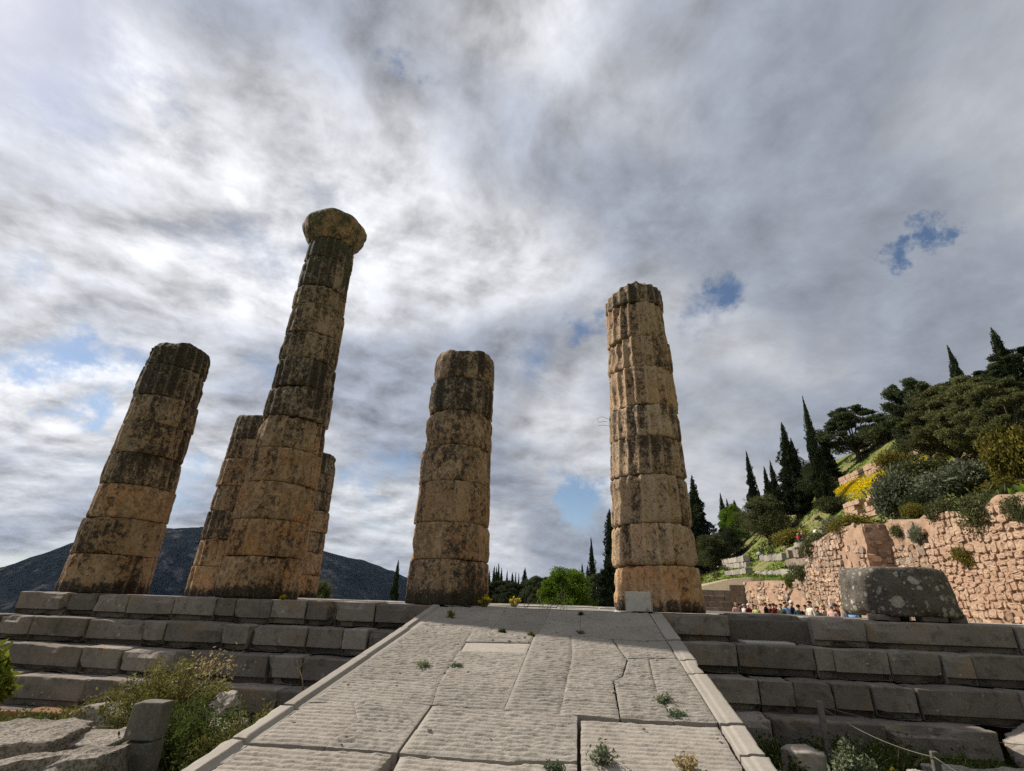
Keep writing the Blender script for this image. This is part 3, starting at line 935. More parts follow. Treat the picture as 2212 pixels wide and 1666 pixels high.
def drum_mesh(z0, z1, r0, r1, seed, flute=.05, wear=.5, broken=0.0, edge=.03, ang=0.0, cap=False, slope=None, front=-1.35, lumpy=1.0, floor_=.35):
    nth, nz = 200, 16 if not cap else 22
    th = np.arange(nth) * 2 * np.pi / nth
    hgt = z1 - z0
    sv = np.concatenate([[0, .012, .04, .09], np.linspace(.16, .84, nz - 8), [.91, .96, .988, 1.0]])
    S, TH = np.meshgrid(sv, th, indexing='ij')
    S, TH = S.ravel(), TH.ravel()
    Z = z0 + hgt * S
    if cap:
        pr = np.interp(S, [0, .06, .14, .28, .44, .58, .70, .82, .92, 1], [0, .03, .10, .23, .345, .41, .44, .42, .35, .22])
        R = r0 + pr * (r1 - r0) / .44
    else:
        R = r0 + (r1 - r0) * S
    C3 = np.stack([np.cos(TH), np.sin(TH), Z], 1)
    B = C3 * np.array([1.15, 1.15, 1.0]) + seed * 5.13
    mask = np.clip(.85 + .75 * fbm(B * np.array([1.1, 1.1, 1.3]), 3, seed), floor_, 1.0)
    fr = np.cos(TH - front)                     # +1 on the weather-beaten side
    mask = mask * (1 - wear * ss(-.1, .9, fr))
    ph = (TH + ang) * FL / (2 * np.pi)
    u = ph - np.floor(ph)
    dep = 1 - np.abs(2 * u - 1) ** 2.2
    arris = mask * np.abs(2 * u - 1) ** 7
    ftone = _hash(np.floor(ph).astype(np.int64) % FL, np.full(len(ph), seed), np.full(len(ph), 3), 5) - .5
    if not cap:
        R = R - flute * mask * dep + flute * .3 * mask - flute * .10 * (1 - mask)
    else:
        R = R - flute * .5 * mask * dep * (S < .1)
    B2 = C3 * np.array([.8, .8, 1]) + seed * 2.7
    lump = fbm(B2 * 2.4, 4, seed + 2)
    fine = fbm(B2 * 11, 3, seed + 3)
    R = R + lump * (.05 if cap else .016) * lumpy + fine * (.012 if cap else .010) * lumpy
    # chips at the joints
    dz = np.minimum(S, 1 - S) * hgt
    k = np.clip(.35 + 1.3 * fbm(C3 * np.array([1.6, 1.6, 2.5]) + seed * 3.3 + np.where(S > .5, 40, 0)[:, None], 3, seed + 5), 0, 1.4)
    R = R - edge * .55 * np.exp(-dz / .012) - edge * 1.5 * k ** 2 * np.exp(-dz / .05)
    # scars
    sc = np.clip(fbm(B * np.array([.9, .9, 1.6]) + 7, 3, seed + 7) - .42, 0, 1)
    R = R - sc * .13
    if broken:
        nb = fbm(np.stack([np.cos(TH), np.sin(TH), 0 * TH], 1) * .8 + seed, 3, seed + 11)
        Z = Z - broken * ss(.45, 1, S) * np.clip(.4 + .45 * nb, 0, 1)
        R = R - .16 * broken * ss(.55, 1, S) * (1 + nb) - .04 * ss(.93, 1, S)
    if slope is not None:
        Z = Z + slope[0] * np.cos(TH) * ss(.4, 1, S) * R + slope[1] * np.cos(TH) * ss(.6, 0, S) * R
    X, Y = R * np.cos(TH), R * np.sin(TH)
    V = np.stack([X, Y, Z], 1)
    nr = len(sv)
    F = [grid_faces(nth, nr, True)]
    # end caps with two inner rings
    parts = [V]
    off = len(V)
    for base, flip in ((0, True), ((nr - 1) * nth, False)):
        ring0 = np.arange(nth) + base
        prev = ring0
        zc = V[ring0, 2].mean()
        for kk in (.72, .38):
            Pn = V[ring0].copy()
            Pn[:, :2] *= kk
            Pn[:, 2] = V[ring0, 2] * kk + zc * (1 - kk) + (.05 * broken * fbm(Pn * 3, 2, seed + 20) if not flip else 0)
            idx = np.arange(nth) + off
            parts.append(Pn); off += nth
            q = np.stack([prev, np.roll(prev, -1), np.roll(idx, -1), idx], 1)
            F.append(q[:, ::-1] if flip else q)
            prev = idx
        parts.append(np.array([[0, 0, zc]])); c = off; off += 1
        tr = np.stack([prev, np.roll(prev, -1), np.full(nth, c)], 1)
        F.append(tr[:, ::-1] if flip else tr)
    global LAST_ATTR
    LAST_ATTR = (arris, ftone)
    return np.concatenate(parts), [np.concatenate([f for f in F if f.shape[1] == 4]), np.concatenate([f for f in F if f.shape[1] == 3])]


def column(label, x, y, joints, seed, mat, cap=None, flute=.08, wear=.22, edge=.028, off=None, broken=.28, group='standing temple columns', floor_=.35):
    root = thing('temple_column', label, 'column', (x, y, 0), group=group)
    rng = random.Random(seed)
    n = len(joints) - 1
    for k in range(n):
        (z0, r0), (z1, r1) = joints[k], joints[k + 1]
        last = k == n - 1 and cap is None
        jr = rng.uniform(-.012, .012)
        V, Fs = drum_mesh(z0 + .004, z1 - .004, r0 + jr, r1 + jr, seed * 20 + k, flute, wear, broken if last else 0, edge * .95 * rng.uniform(.6, 1.6), rng.uniform(-.03, .03), floor_=floor_)
        dx, dy = rng.uniform(-.018, .018), rng.uniform(-.01, .01)
        if off and k in off:
            dx, dy = off[k]
        me = raw_mesh('drum', V, Fs)
        for nm, dat in zip(('arris', 'flute_tone'), LAST_ATTR):
            at = me.attributes.new(nm, 'FLOAT', 'POINT')
            full = np.zeros(len(V), np.float32)
            full[:len(dat)] = dat
            at.data.foreach_set('value', full)
        o = link('drum', me, mat if isinstance(mat, list) is False else mat[min(k, len(mat) - 1)], root, (dx, dy, 0))
    if cap:
        V, Fs = drum_mesh(cap[0], cap[1], cap[2], cap[3], seed * 20 + 19, .03, .5, .12, .03, cap=True)
        o = link('capital', raw_mesh('capital', V, Fs), M['column_top'], root, (0, 0, 0))
        tag(o, 'spreading worn capital, grey green')
    return root


def rad(z):
    return .835 - .0245 * z


def J(*zs):
    return [(z, rad(z)) for z in zs]


Y0 = 10.67
column('ochre brown column at the far left with a dark broken top and no capital', -10.46, Y0,
       J(0, .78, 1.55, 2.29, 3.03, 3.78, 4.49, 5.32, 6.22), 11, M['column'], wear=.6, edge=.034, broken=.38, off={2: (.04, 0), 4: (.03, 0), 5: (.045, 0)})
c2m = [M['column']] * 8 + [M['column_top']] * 6
column('tallest column, the only one that still carries its capital', -6.80, Y0,
       J(0, .81, 1.55, 2.35, 3.11, 3.88, 4.64, 5.39, 6.13, 6.97, 7.53, 8.45, 9.14), 12, c2m, cap=(9.145, 10.02, .60, .89), wear=.45, edge=.04,
       off={3: (.03, 0), 4: (.02, 0), 5: (.05, 0), 6: (.06, .0), 7: (.03, 0), 8: (.04, 0), 9: (.0, 0)})
column('short dark weathered column at the left edge of the ramp, seven drums high', -2.69, Y0,
       J(0, .82, 1.53, 2.36, 3.14, 3.93, 4.72, 5.60), 13, M['column'], wear=.75, edge=.03, broken=.22, off={6: (.03, 0), 4: (-.0, 0)})
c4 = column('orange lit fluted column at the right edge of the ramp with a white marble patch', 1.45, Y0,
            J(0, .79, 1.55, 2.50, 3.28, 3.99, 4.88, 5.62, 6.55, 7.17), 14, M['column_warm_lit'], wear=.15, edge=.034, broken=.22, flute=.075, floor_=.7)
column('ochre column standing behind and left of the tallest one', -10.72, 14.8,
       J(0, .79, 1.57, 2.37, 3.15, 4.0, 4.67, 5.60), 15, M['column'], wear=.5, broken=.2)
column('slim dark column half hidden behind the right side of the tallest one', -10.60, 18.9,
       J(0, .80, 1.59, 2.33, 3.13, 3.89, 4.59, 5.52), 16, M['column'], wear=.7, edge=.05, broken=.2)
# marble repair block let into the foot of the right column
V, Fs = rbox(.46, .14, .33, .012, 801, .004, .08)
tag(link('repair_block', raw_mesh('repair_block', V, Fs, smooth=False), M['marble'], c4, (-.43, -.75, .168), R_(-20)), 'white marble patch with dark stains')
# two bits of wire sticking out of the same column
for k, pts in enumerate([[(-.74, -.18, 3.82), (-.90, -.22, 3.88), (-1.02, -.25, 3.82), (-.98, -.25, 3.74), (-.80, -.2, 3.78)], [(-.74, -.2, 3.66), (-.88, -.23, 3.68), (-.99, -.26, 3.66)]]):
    V, Fs = tube(pts, .004, 5)
    link('wire', raw_mesh('wire', V, Fs), M['wood'], c4)

# ------------------------------------------------------------------ lichened drum on the stylobate, right
dr = thing('column_drum', 'squat lichen spotted marble drum propped on small feet on the right steps', 'column drum', (5.72, 10.75, 0))
V, Fs = drum_mesh(.06, .90, .885, .80, 900, .03, .8, .04, .07, lumpy=2.0)
V[:, 2] = np.where(V[:, 2] > .82, .82 + (V[:, 2] - .82) * .8, V[:, 2])
rr = np.hypot(V[:, 0], V[:, 1])
sh = 1 - .02 * ss(.80, .90, V[:, 2]) - .0 * ss(.2, .10, V[:, 2])
V[:, 0] *= sh; V[:, 1] *= sh
link('drum', raw_mesh('drum', V, Fs), M['lichen'], dr)
for k, (x, y, w) in enumerate([(-.55, -.5, .42), (.12, -.66, .40), (.62, -.42, .26), (.1, .5, .5)]):
    V, Fs = rbox(w, .22, .10, .015, 910 + k, .01, .1)
    link('foot', raw_mesh('foot', V, Fs), M['step'], dr, (x, y, .04))

# ------------------------------------------------------------------ retaining wall on the north side
WX = 16.0


def wall_top(y):
    return np.interp(y, [8, 12, 20.4, 21.9, 23.5, 26.4, 29.4, 32.5, 36, 37, 38.4, 39.5, 50, 52.3],
                     [2.2, 3.6, 4.0, 4.35, 4.2, 4.45, 4.65, 4.5, 4.1, 3.3, 2.4, 1.95, 2.35, 2.45])


def wall_x(y, z):
    """front plane of the wall: the far half stands a metre forward, its end in shade"""
    return WX - 1.15 * ss(29.45, 29.55, y)


rw = thing('retaining_wall', 'tall sunlit reddish rubble retaining wall along the right side', 'wall', (WX, 30, -1.2))
O3 = np.array([WX, 30, -1.2])
ya = np.concatenate([np.linspace(8, 52.3, 300), [29.44, 29.47, 29.5, 29.53, 29.56]]); ya.sort()
ta = np.linspace(0, 1, 40)
YY, TT = np.meshgrid(ya, ta)
YY, TT = YY.ravel(), TT.ravel()
topz = wall_top(YY) + .22 * fbm(np.stack([YY * .8, 0 * YY, 0 * YY], 1), 4, 61)
ZZ = -1.35 + (topz + 1.35) * TT
XX = wall_x(YY, ZZ) + .05 + .07 * fbm(np.stack([YY * .9, ZZ * .9, 0 * YY], 1), 4, 62) + .02 * fbm(np.stack([YY * 5, ZZ * 5, 0 * YY], 1), 3, 63)
YJ = YY + .16 * fbm(np.stack([XX * 1.3, ZZ * 1.3, 0 * YY], 1), 4, 65) * ss(1.2, 0, np.abs(YY - 29.5))
front = np.stack([XX, YJ, ZZ], 1)
F1 = grid_faces(len(ya), len(ta))
back = front[-len(ya):].copy(); back[:, 0] = 17.5; back[:, 2] += .05
low = back.copy(); low[:, 2] = -1.4
n0 = len(front); m = len(ya); i = np.arange(m - 1)
F2 = np.stack([n0 - m + i, n0 - m + i + 1, n0 + i + 1, n0 + i], 1)
F3 = np.stack([n0 + i, n0 + i + 1, n0 + m + i + 1, n0 + m + i], 1)
link('core', raw_mesh('core', np.concatenate([front, back, low]) - O3, [F1, F2, F3], smooth=False), M['mortar'], rw)


def stone_mesh(poly, depth, rng):
    """poly (k,2) in (y,z) about its centre; grows towards -X"""
    k = len(poly)
    rings = [(1.0, .08), (1.0, -depth * .72), (.90, -depth * .98), (.5, -depth * 1.03)]
    V = []
    for s_, x in rings:
        jit = np.array([rng.uniform(-.022, .022) for _ in range(k)])
        V.append(np.column_stack([np.full(k, x) + jit * (x < 0), poly[:, 0] * s_, poly[:, 1] * s_]))
    V = np.concatenate(V)
    Q = grid_faces(k, len(rings), True)[:, ::-1]
    V = np.concatenate([V, [[-depth * 1.02, 0, 0]]])
    b = (len(rings) - 1) * k
    ii = np.arange(k)
    T = np.stack([b + (ii + 1) % k, b + ii, np.full(k, len(V) - 1)], 1)
    return V, [Q, T]


rng = random.Random(9)
stones = []
z = -1.2
row = 0
while z < 4.9:
    rh = rng.uniform(.17, .34)
    y = 11.0 + rng.random() * .5
    while y < 52:
        big = y > 38.5
        w = rng.uniform(.18, .52) * (1.7 if big else 1)
        hh = rh * rng.uniform(.8, 1.22)
        zc = z + rh / 2 + .14 * math.sin(y * .7 + row * .6) + .06 * math.sin(y * 2.3 + row) + rng.uniform(-.05, .05)
        yc = y + w / 2
        tp = float(wall_top(np.array(yc)))
        plast = float(fbm(np.array([[yc * .22, zc * .35, 3.3]]), 3, 71)[0])
        if zc + hh / 2 < tp + .1 and not (29.1 < yc < 29.75):
            k = rng.choice([6, 7, 8])
            an = np.arange(k) * 2 * np.pi / k + rng.random()
            c, s_ = np.cos(an), np.sin(an)
            p_ = .55
            poly = np.stack([np.sign(c) * np.abs(c) ** p_ * w / 2, np.sign(s_) * np.abs(s_) ** p_ * hh / 2], 1)
            poly *= np.array([[rng.uniform(.80, 1.08), rng.uniform(.80, 1.08)] for _ in range(k)])
            sk = rng.uniform(-.35, .35)
            poly[:, 1] += poly[:, 0] * sk * .5
            dep = rng.uniform(.02, .085)
            if plast > (.42 if not big else .0):
                dep -= .07
            if dep > .0:
                stones.append((yc, zc, stone_mesh(poly, dep, rng)))
        y += w
    z += rh
    row += 1
vis = sorted(stones, key=lambda s: (s[1] < .15) * 100 + (s[0] < 19.5) * 50 + abs(s[0] - 18))
for (yc, zc, (V, Fs)) in vis[:290]:
    link('stone', raw_mesh('stone', V, Fs, smooth=False), M['wall'], rw, (float(wall_x(np.array(yc), 0)) - WX, yc - 30, zc + 1.2))
parts = [(V + np.array([float(wall_x(np.array(yc), 0)) - WX, yc - 30, zc + 1.2]), Fs) for (yc, zc, (V, Fs)) in vis[290:]]
for k in range(60):                 # stones of the shaded wall end
    zc, xc = rng.uniform(-.8, 4.4), rng.uniform(-1.05, -.1)
    an = np.arange(7) * 2 * np.pi / 7 + rng.random()
    poly = np.stack([np.sign(np.cos(an)) * np.abs(np.cos(an)) ** .55 * rng.uniform(.12, .26), np.sign(np.sin(an)) * np.abs(np.sin(an)) ** .55 * rng.uniform(.09, .16)], 1)
    V, Fs = stone_mesh(poly, rng.uniform(.03, .12), rng)
    parts.append((np.column_stack([V[:, 1] + xc, V[:, 0] - .5, V[:, 2] + zc + 1.2]), [f[:, ::-1] for f in Fs]))
V, Fs = joinparts(parts)
tag(link('stone_mass', raw_mesh('stone_mass', V, Fs, smooth=False), M['wall'], rw), None, kind='stuff')

# ------------------------------------------------------------------ ruined walls on the lower slope
def block_row(parent, p0, p1, n, h, depth, seed, mat, rows=1, zoff=0.0, keep=.9):
    rng = random.Random(seed)
    p0, p1 = np.array(p0, float), np.array(p1, float)
    d = p1 - p0
    L = np.linalg.norm(d[:2]); a = math.atan2(d[1], d[0])
    o = Vector(parent.location)
    for r in range(rows):
        cuts = [0] + sorted((k + rng.uniform(-.28, .28)) / n for k in range(1, n)) + [1]
        for c0, c1 in zip(cuts[:-1], cuts[1:]):
            if r and rng.random() > keep - .12 * r:
                continue
            q = p0 + d * (c0 + c1) / 2
            w = (c1 - c0) * L * .97
            hh = h * rng.uniform(.82, 1.05)
            V, Fs = rbox(w, depth, hh, .05, seed * 31 + r * 7 + int(c0 * 50), .03, .5, chip=.06, freq=.9)
            link('block', raw_mesh('block', V, Fs, smooth=False), mat, parent, (q[0] - o.x, q[1] - o.y, q[2] + zoff + h * r + hh / 2 - o.z), a + rng.uniform(-.05, .05))


ruins = [
    ('low ruined wall of grey blocks at the foot of the grassy slope', (21.6, 68.3), (19.5, 50), 17, .8, 1.0, 1, 'ruin'),
    ('upper course of pale blocks just above the smooth orange wall', (15.8, 51.5), (15.7, 39.5), 12, .62, .8, 1, 'ruin'),
    ('stepped stack of large dark grey blocks beside the tall red wall', (23.3, 62.0), (21.6, 50.7), 9, .95, 1.4, 2, 'ashlar'),
    ('second tier of the grey block terrace, set back', (24.6, 62.3), (23.2, 54), 7, .95, 1.3, 2, 'ruin'),
    ('topmost tier of the grey block terrace', (25.8, 63.6), (24.9, 57.8), 5, .9, 1.3, 1, 'ruin'),
    ('long row of fallen blocks left of the block terrace', (27.6, 84.2), (25.6, 69.5), 10, .9, 1.2, 1, 'ruin'),
    ('short grey block wall in the grass above the brown wall', (24.5, 93.4), (23.6, 78.6), 9, .8, 1.0, 1, 'ruin'),
    ('pale stone edging of the footpath on the slope', (31.0, 83.0), (30.8, 67.8), 13, .5, .7, 1, 'ruin'),
    ('ruined pink stone building corner halfway up the slope', (35.5, 72.6), (35.2, 64), 8, .62, 1.0, 4, 'wall'),
    ('distant pale terrace wall below the dark trees', (33.0, 140), (26.0, 86), 22, .9, 1.0, 2, 'ruin'),
    ('terrace wall of rough stone under the yellow flowers', (47.0, 96), (46.5, 70), 18, .8, 1.0, 2, 'wall'),
]
for k, (lab, a, b, n, h, dep, rows, mt) in enumerate(ruins):
    za, zb = gz(*a), gz(*b)
    t_ = thing('ruined_wall', lab, 'wall', (a[0], a[1], za), group='ruined walls on the slope')
    block_row(t_, (a[0], a[1], za - .15), (b[0], b[1], zb - .15), n, h, dep, 200 + k, M[mt], rows)
# brown ashlar wall closing the terrace
t_ = thing('ashlar_wall', 'shaded brown ashlar wall of large blocks behind the visitors', 'wall', (13, 52, -1.3))
for r in range(7):
    x = 8.0 - .5 * (r % 2)
    xe = 16.4
    rg = random.Random(500 + r)
    while x < xe:
        w = rg.uniform(.8, 1.5)
        topz_ = 1.45 + (.75 if x > 13.3 else 0) + (.25 if 11.8 < x < 12.4 else 0)
        if -1.3 + .5 * (r + 1) < topz_ + .3 and x + w < 16.9:
            V, Fs = rbox(w - .02, .7, .49, .03, 520 + r * 20 + int(x * 3), .02, .5, chip=.05)
            link('block', raw_mesh('block', V, Fs, smooth=False), M['ashlar'], t_, (x + w / 2 - 13, .1, .25 + .5 * r))
        x += w

# ------------------------------------------------------------------ trees and shrubs
def leaves(P, smin, smax, seed, elong=1.8, up=.0, dirs=None):
    """one small diamond-shaped leaf face per point"""
    rg = np.random.default_rng(seed)
    n = len(P)
    s_ = rg.uniform(smin, smax, n)[:, None]
    a = rg.normal(size=(n, 3))
    if dirs is not None:
        a = a * .55 + dirs
    a[:, 2] += up
    a /= np.linalg.norm(a, axis=1, keepdims=True)
    b = np.cross(a, rg.normal(size=(n, 3)))
    b /= np.linalg.norm(b, axis=1, keepdims=True) + 1e-9
    a = a * s_ * elong * .5; b = b * s_ * .5
    V = np.stack([P - a, P + b, P + a, P - b], 1).reshape(-1, 3)
    return V, np.arange(4 * n).reshape(-1, 4)


def ball_pts(n, rg, power=.45):
    d = rg.normal(size=(n, 3)); d /= np.linalg.norm(d, axis=1, keepdims=True)
    return d * (rg.random(n) ** power)[:, None], d


def cypress_proto(seed, r=.75, n=9000, rough=.22, tiers=0, taper=.8):
    """10 m tall, returns trunk mesh and crown mesh"""
    rg = np.random.default_rng(seed)
    def prof(t):
        return r * np.clip((1 - t) ** taper * (1.12 - .25 * np.exp(-t * 9)) * ss(-.02, .10, t), .02, None)
    th = np.arange(16) * 2 * np.pi / 16
    tt = np.linspace(.04, .985, 26)
    TT_, TH = np.meshgrid(tt, th, indexing='ij')
    TT_, TH = TT_.ravel(), TH.ravel()
    D = np.stack([np.cos(TH), np.sin(TH), TT_ * 9], 1)
    k = 1 + rough * fbm(D * 1.6 + seed, 3, seed)
    if tiers:
        k = k * (.72 + .28 * np.abs(np.sin(TT_ * tiers * np.pi + 2 * np.cos(TH + seed))))
    Rr_ = prof(TT_) * .70 * k
    core = np.stack([Rr_ * np.cos(TH), Rr_ * np.sin(TH), TT_ * 10], 1)
    Fc = grid_faces(16, 26, True)
    t_ = 1 - np.sqrt(rg.random(n)) * .97
    t_ = np.clip(t_ * .96 + .02, .02, .99)
    ang = rg.random(n) * 2 * np.pi
    D = np.stack([np.cos(ang), np.sin(ang), t_ * 9], 1)
    k = 1 + rough * fbm(D * 1.6 + seed, 3, seed)
    if tiers:
        k = k * (.72 + .28 * np.abs(np.sin(t_ * tiers * np.pi + 2 * np.cos(ang + seed))))
    tuft = fbm(D * np.array([3.2, 3.2, 1.6]) + 30, 3, seed + 3)
    rad_ = prof(t_) * k * (.78 + .22 * rg.random(n) + .62 * np.clip(tuft, -.5, 1))
    P = np.stack([rad_ * np.cos(ang), rad_ * np.sin(ang), t_ * 10], 1)
    dirs = np.stack([np.cos(ang) * .5, np.sin(ang) * .5, np.full(n, 1.1)], 1)
    VL, FLv = leaves(P, .06, .15, seed, 2.2, .0, dirs)
    V, Fs = joinparts([(core, Fc), (VL, FLv)])
    crown = raw_mesh('crown', V, Fs, smooth=False)
    V, Fs = tube([(0, 0, -.4), (.03, 0, 1.5), (0, .03, 5)], [.24, .18, .08], 8)
    return raw_mesh('trunk', V, Fs), crown


def clump_tree_proto(seed, h=6.0, rx=3.0, base=.35, nclump=22, per=420, leaf=(.10, .22), squash=.62, limb=True, elong=2.0, sep=1.0, trunk_r=.2, power=.42, cs=1.0):
    """spreading tree of separate leaf masses"""
    rg = np.random.default_rng(seed)
    parts, wood = [], []
    top = np.array([0.12 * h * rg.normal() * .3, .1 * rg.normal(), h * (base + .18)])
    V, Fs = tube([(0, 0, -.4), (.06, .03, h * base * .6), tuple(top)], [trunk_r, trunk_r * .8, trunk_r * .5], 8)
    wood.append((V, Fs))
    for k in range(nclump):
        a = k * 2.399 + rg.random()
        u = (k + .5) / nclump
        zc = h * (base + (1 - base) * (.10 + .82 * u))
        rr_ = rx * math.sqrt(max(0.02, 1 - ((u - .30) / .74) ** 2)) * rg.uniform(.35, .85) * sep
        c = np.array([rr_ * math.cos(a), rr_ * math.sin(a), zc])
        cr = rx * rg.uniform(.24, .48) * (1.05 - .4 * u) * cs
        q, d = ball_pts(per, rg, power)
        lump = 1 + .35 * fbm(d * 2.2 + k, 2, seed + k)
        P = c + q * cr * lump[:, None] * np.array([1, 1, squash])
        parts.append(leaves(P, leaf[0], leaf[1], seed * 50 + k, elong, .25, d * .7))
        if limb and k % 2 == 0:
            s0 = np.array([0, 0, h * base * rg.uniform(.6, 1.2)])
            wood.append(tube([s0, s0 * .5 + c * .5 + np.array([0, 0, -.15 * cr]), c], [trunk_r * .42, trunk_r * .28, trunk_r * .1], 5))
    V, Fs = joinparts(parts)
    crown = raw_mesh('crown', V, Fs, smooth=False)
    V, Fs = joinparts(wood)
    return raw_mesh('trunk', V, Fs), crown


def bush_proto(seed, r=1.0, h=1.0, n=7000, leaf=(.03, .07), lobes=9, elong=1.9, power=.4):
    rg = np.random.default_rng(seed)
    parts, wood = [], []
    for k in range(lobes):
        a = k * 2.399
        rr_ = r * .62 * math.sqrt((k + .2) / lobes)
        cr = r * rg.uniform(.32, .52)
        c = np.array([rr_ * math.cos(a), rr_ * math.sin(a), h * rg.uniform(.32, .68)])
        q, d = ball_pts(n // lobes, rg, power)
        lump = 1 + .4 * fbm(d * 2.5 + k, 2, seed + k)
        P = c + q * cr * lump[:, None] * np.array([1, 1, .9 * h / r])
        P[:, 2] = np.maximum(P[:, 2], .01)
        parts.append(leaves(P, leaf[0], leaf[1], seed * 40 + k, elong, .2, d * .6))
        wood.append(tube([(0, 0, -.1), tuple(c * .55), tuple(c)], [.035 * r, .022 * r, .008 * r], 5))
    V, Fs = joinparts(parts)
    crown = raw_mesh('foliage', V, Fs, smooth=False)
    V, Fs = joinparts(wood)
    return raw_mesh('stem', V, Fs), crown


def plant_tree(name, label, cat, proto, loc, h, w, leafmat, group, unit_h=10.0, unit_r=1.0, rz=0.0, parts=('trunk', 'crown')):
    """one tree: an empty at its foot, trunk and crown below it"""
    o = thing(name, label, cat, loc, rz, group)
    o.scale = (w / unit_r, w / unit_r, h / unit_h)
    a = bpy.data.objects.new(parts[0], proto[0]); b = bpy.data.objects.new(parts[1], proto[1])
    for ch, m in ((a, M['bark']), (b, leafmat)):
        COL.objects.link(ch)
        ch.parent = o
        if not len(ch.data.materials):
            ch.data.materials.append(m)
        ch.material_slots[0].link = 'OBJECT'
        ch.material_slots[0].material = m
    return o


CY = [cypress_proto(1, .75, 16000, .42), cypress_proto(2, .75, 16000, .55), cypress_proto(3, 1.0, 18000, .6, 12, .95), cypress_proto(4, 1.0, 20000, .7, 9, 1.0)]
PN = [clump_tree_proto(11, 6, 3.0, .24, 64, 700, (.04, .09), .5, True, 3.0, 1.12, cs=.62), clump_tree_proto(12, 6, 3.0, .18, 70, 700, (.04, .09), .55, True, 3.0, 1.12, cs=.62)]
BR = [clump_tree_proto(13, 6, 3.0, .20, 40, 900, (.05, .11), .75, True, 1.5, .9), clump_tree_proto(14, 6, 3.0, .16, 44, 900, (.06, .13), .7, True, 1.5, .95)]
BU = [bush_proto(21), bush_proto(22, lobes=7), bush_proto(23, lobes=12)]

cyp = [  # label, x, y, h, radius, proto
    ('tallest slender cypress, a dark spire above the yellow flowers', 40.7, 89.7, 20.9, 1.35, 0),
    ('thin cypress standing alone against the sky, left of the spire group', 55.7, 169.7, 20.9, 1.75, 1),
    ('left one of a pair of short close cypresses on the slope', 53.6, 150.4, 12.3, 1.35, 1),
    ('right one of a pair of short close cypresses on the slope', 53.0, 143.5, 12.8, 1.4, 0),
    ('shaggy broad conical cypress just left of the tallest spire', 42.2, 104.5, 19.8, 3.3, 2),
    ('small cypress on the ridge right of the tallest spire', 55.9, 117.6, 9.9, 1.4, 1),
    ('pointed cypress rising out of the big tree mass at upper right', 46.5, 62.0, 11.2, 1.1, 0),
    ('cypress tip at the right edge of the picture above the pines', 44.6, 53.0, 10.2, 1.3, 1),
    ('small far cypress just right of the big dark conical tree', 47.0, 175.0, 15.3, 1.7, 0),
    ('small ragged cypress between two far ones', 46.8, 168.0, 12.2, 1.6, 2),
    ('far cypress low on the skyline left of the lone thin one', 54.0, 185.0, 9.0, 1.5, 1),
    ('tiny cypress tip at the foot of the lone thin one', 53.3, 157.4, 7.8, 1.1, 0),
    ('big dark conical cypress directly right of the orange column', 28.4, 129.4, 24.0, 5.2, 3),
    ('dark cypress behind the shaggy conical one', 46.5, 112.0, 15.0, 2.6, 3),
    ('dark cypress partly hidden right of the tallest spire', 50.0, 106.0, 11.5, 2.4, 2),
    ('lone slim cypress in front of the far mountain, left of the short column', -22.0, 62.0, 7.1, .62, 1),
    ('slim cypress above the bright green tree between two columns', 1.8, 85.0, 13.4, .95, 1),
    ('big dark cypress half hidden by the left side of the orange column', 3.6, 62.0, 12.6, 2.3, 2),
    ('leftmost cypress of the far grove between the columns', -18.1, 105.0, 13.0, 1.25, 0),
    ('second cypress of the far grove, in the close cluster', -18.3, 112.0, 15.2, 1.3, 1),
    ('short cypress in the close cluster of the far grove', -15.9, 100.0, 12.7, 1.1, 0),
    ('highest cypress tip of the far grove between the columns', -18.6, 120.0, 17.4, 1.2, 1),
    ('last cypress of the close cluster in the far grove', -16.1, 108.0, 14.0, 1.2, 0),
    ('thin cypress standing apart right of the far cluster', -15.9, 115.0, 14.8, .9, 1),
    ('short thick cypress in the middle of the far grove', -12.2, 95.0, 10.9, 1.5, 2),
    ('thin cypress behind the thick one in the far grove', -14.4, 118.0, 15.0, .9, 0),
    ('faint thin cypress at the right of the far grove', -14.5, 125.0, 16.1, .8, 1),
    ('bushy cypress nearest the bright green tree in the far grove', -9.6, 92.0, 11.2, 1.9, 2),
    ('small dark cypress tip left above the bright green tree', .3, 95.0, 10.9, 1.2, 0),
    ('small dark cypress tip beside the slim one over the green tree', 1.3, 99.0, 11.0, 1.2, 1),
]
for k, (lab, x, y, h, r, p) in enumerate(cyp):
    plant_tree('cypress_tree', lab, 'tree', CY[p], (x, y, gz(x, y) - .2), h + .2, r * .85, M['cypress'], 'cypress trees', 10.0, .75 if p < 2 else 1.0, k * 1.3)
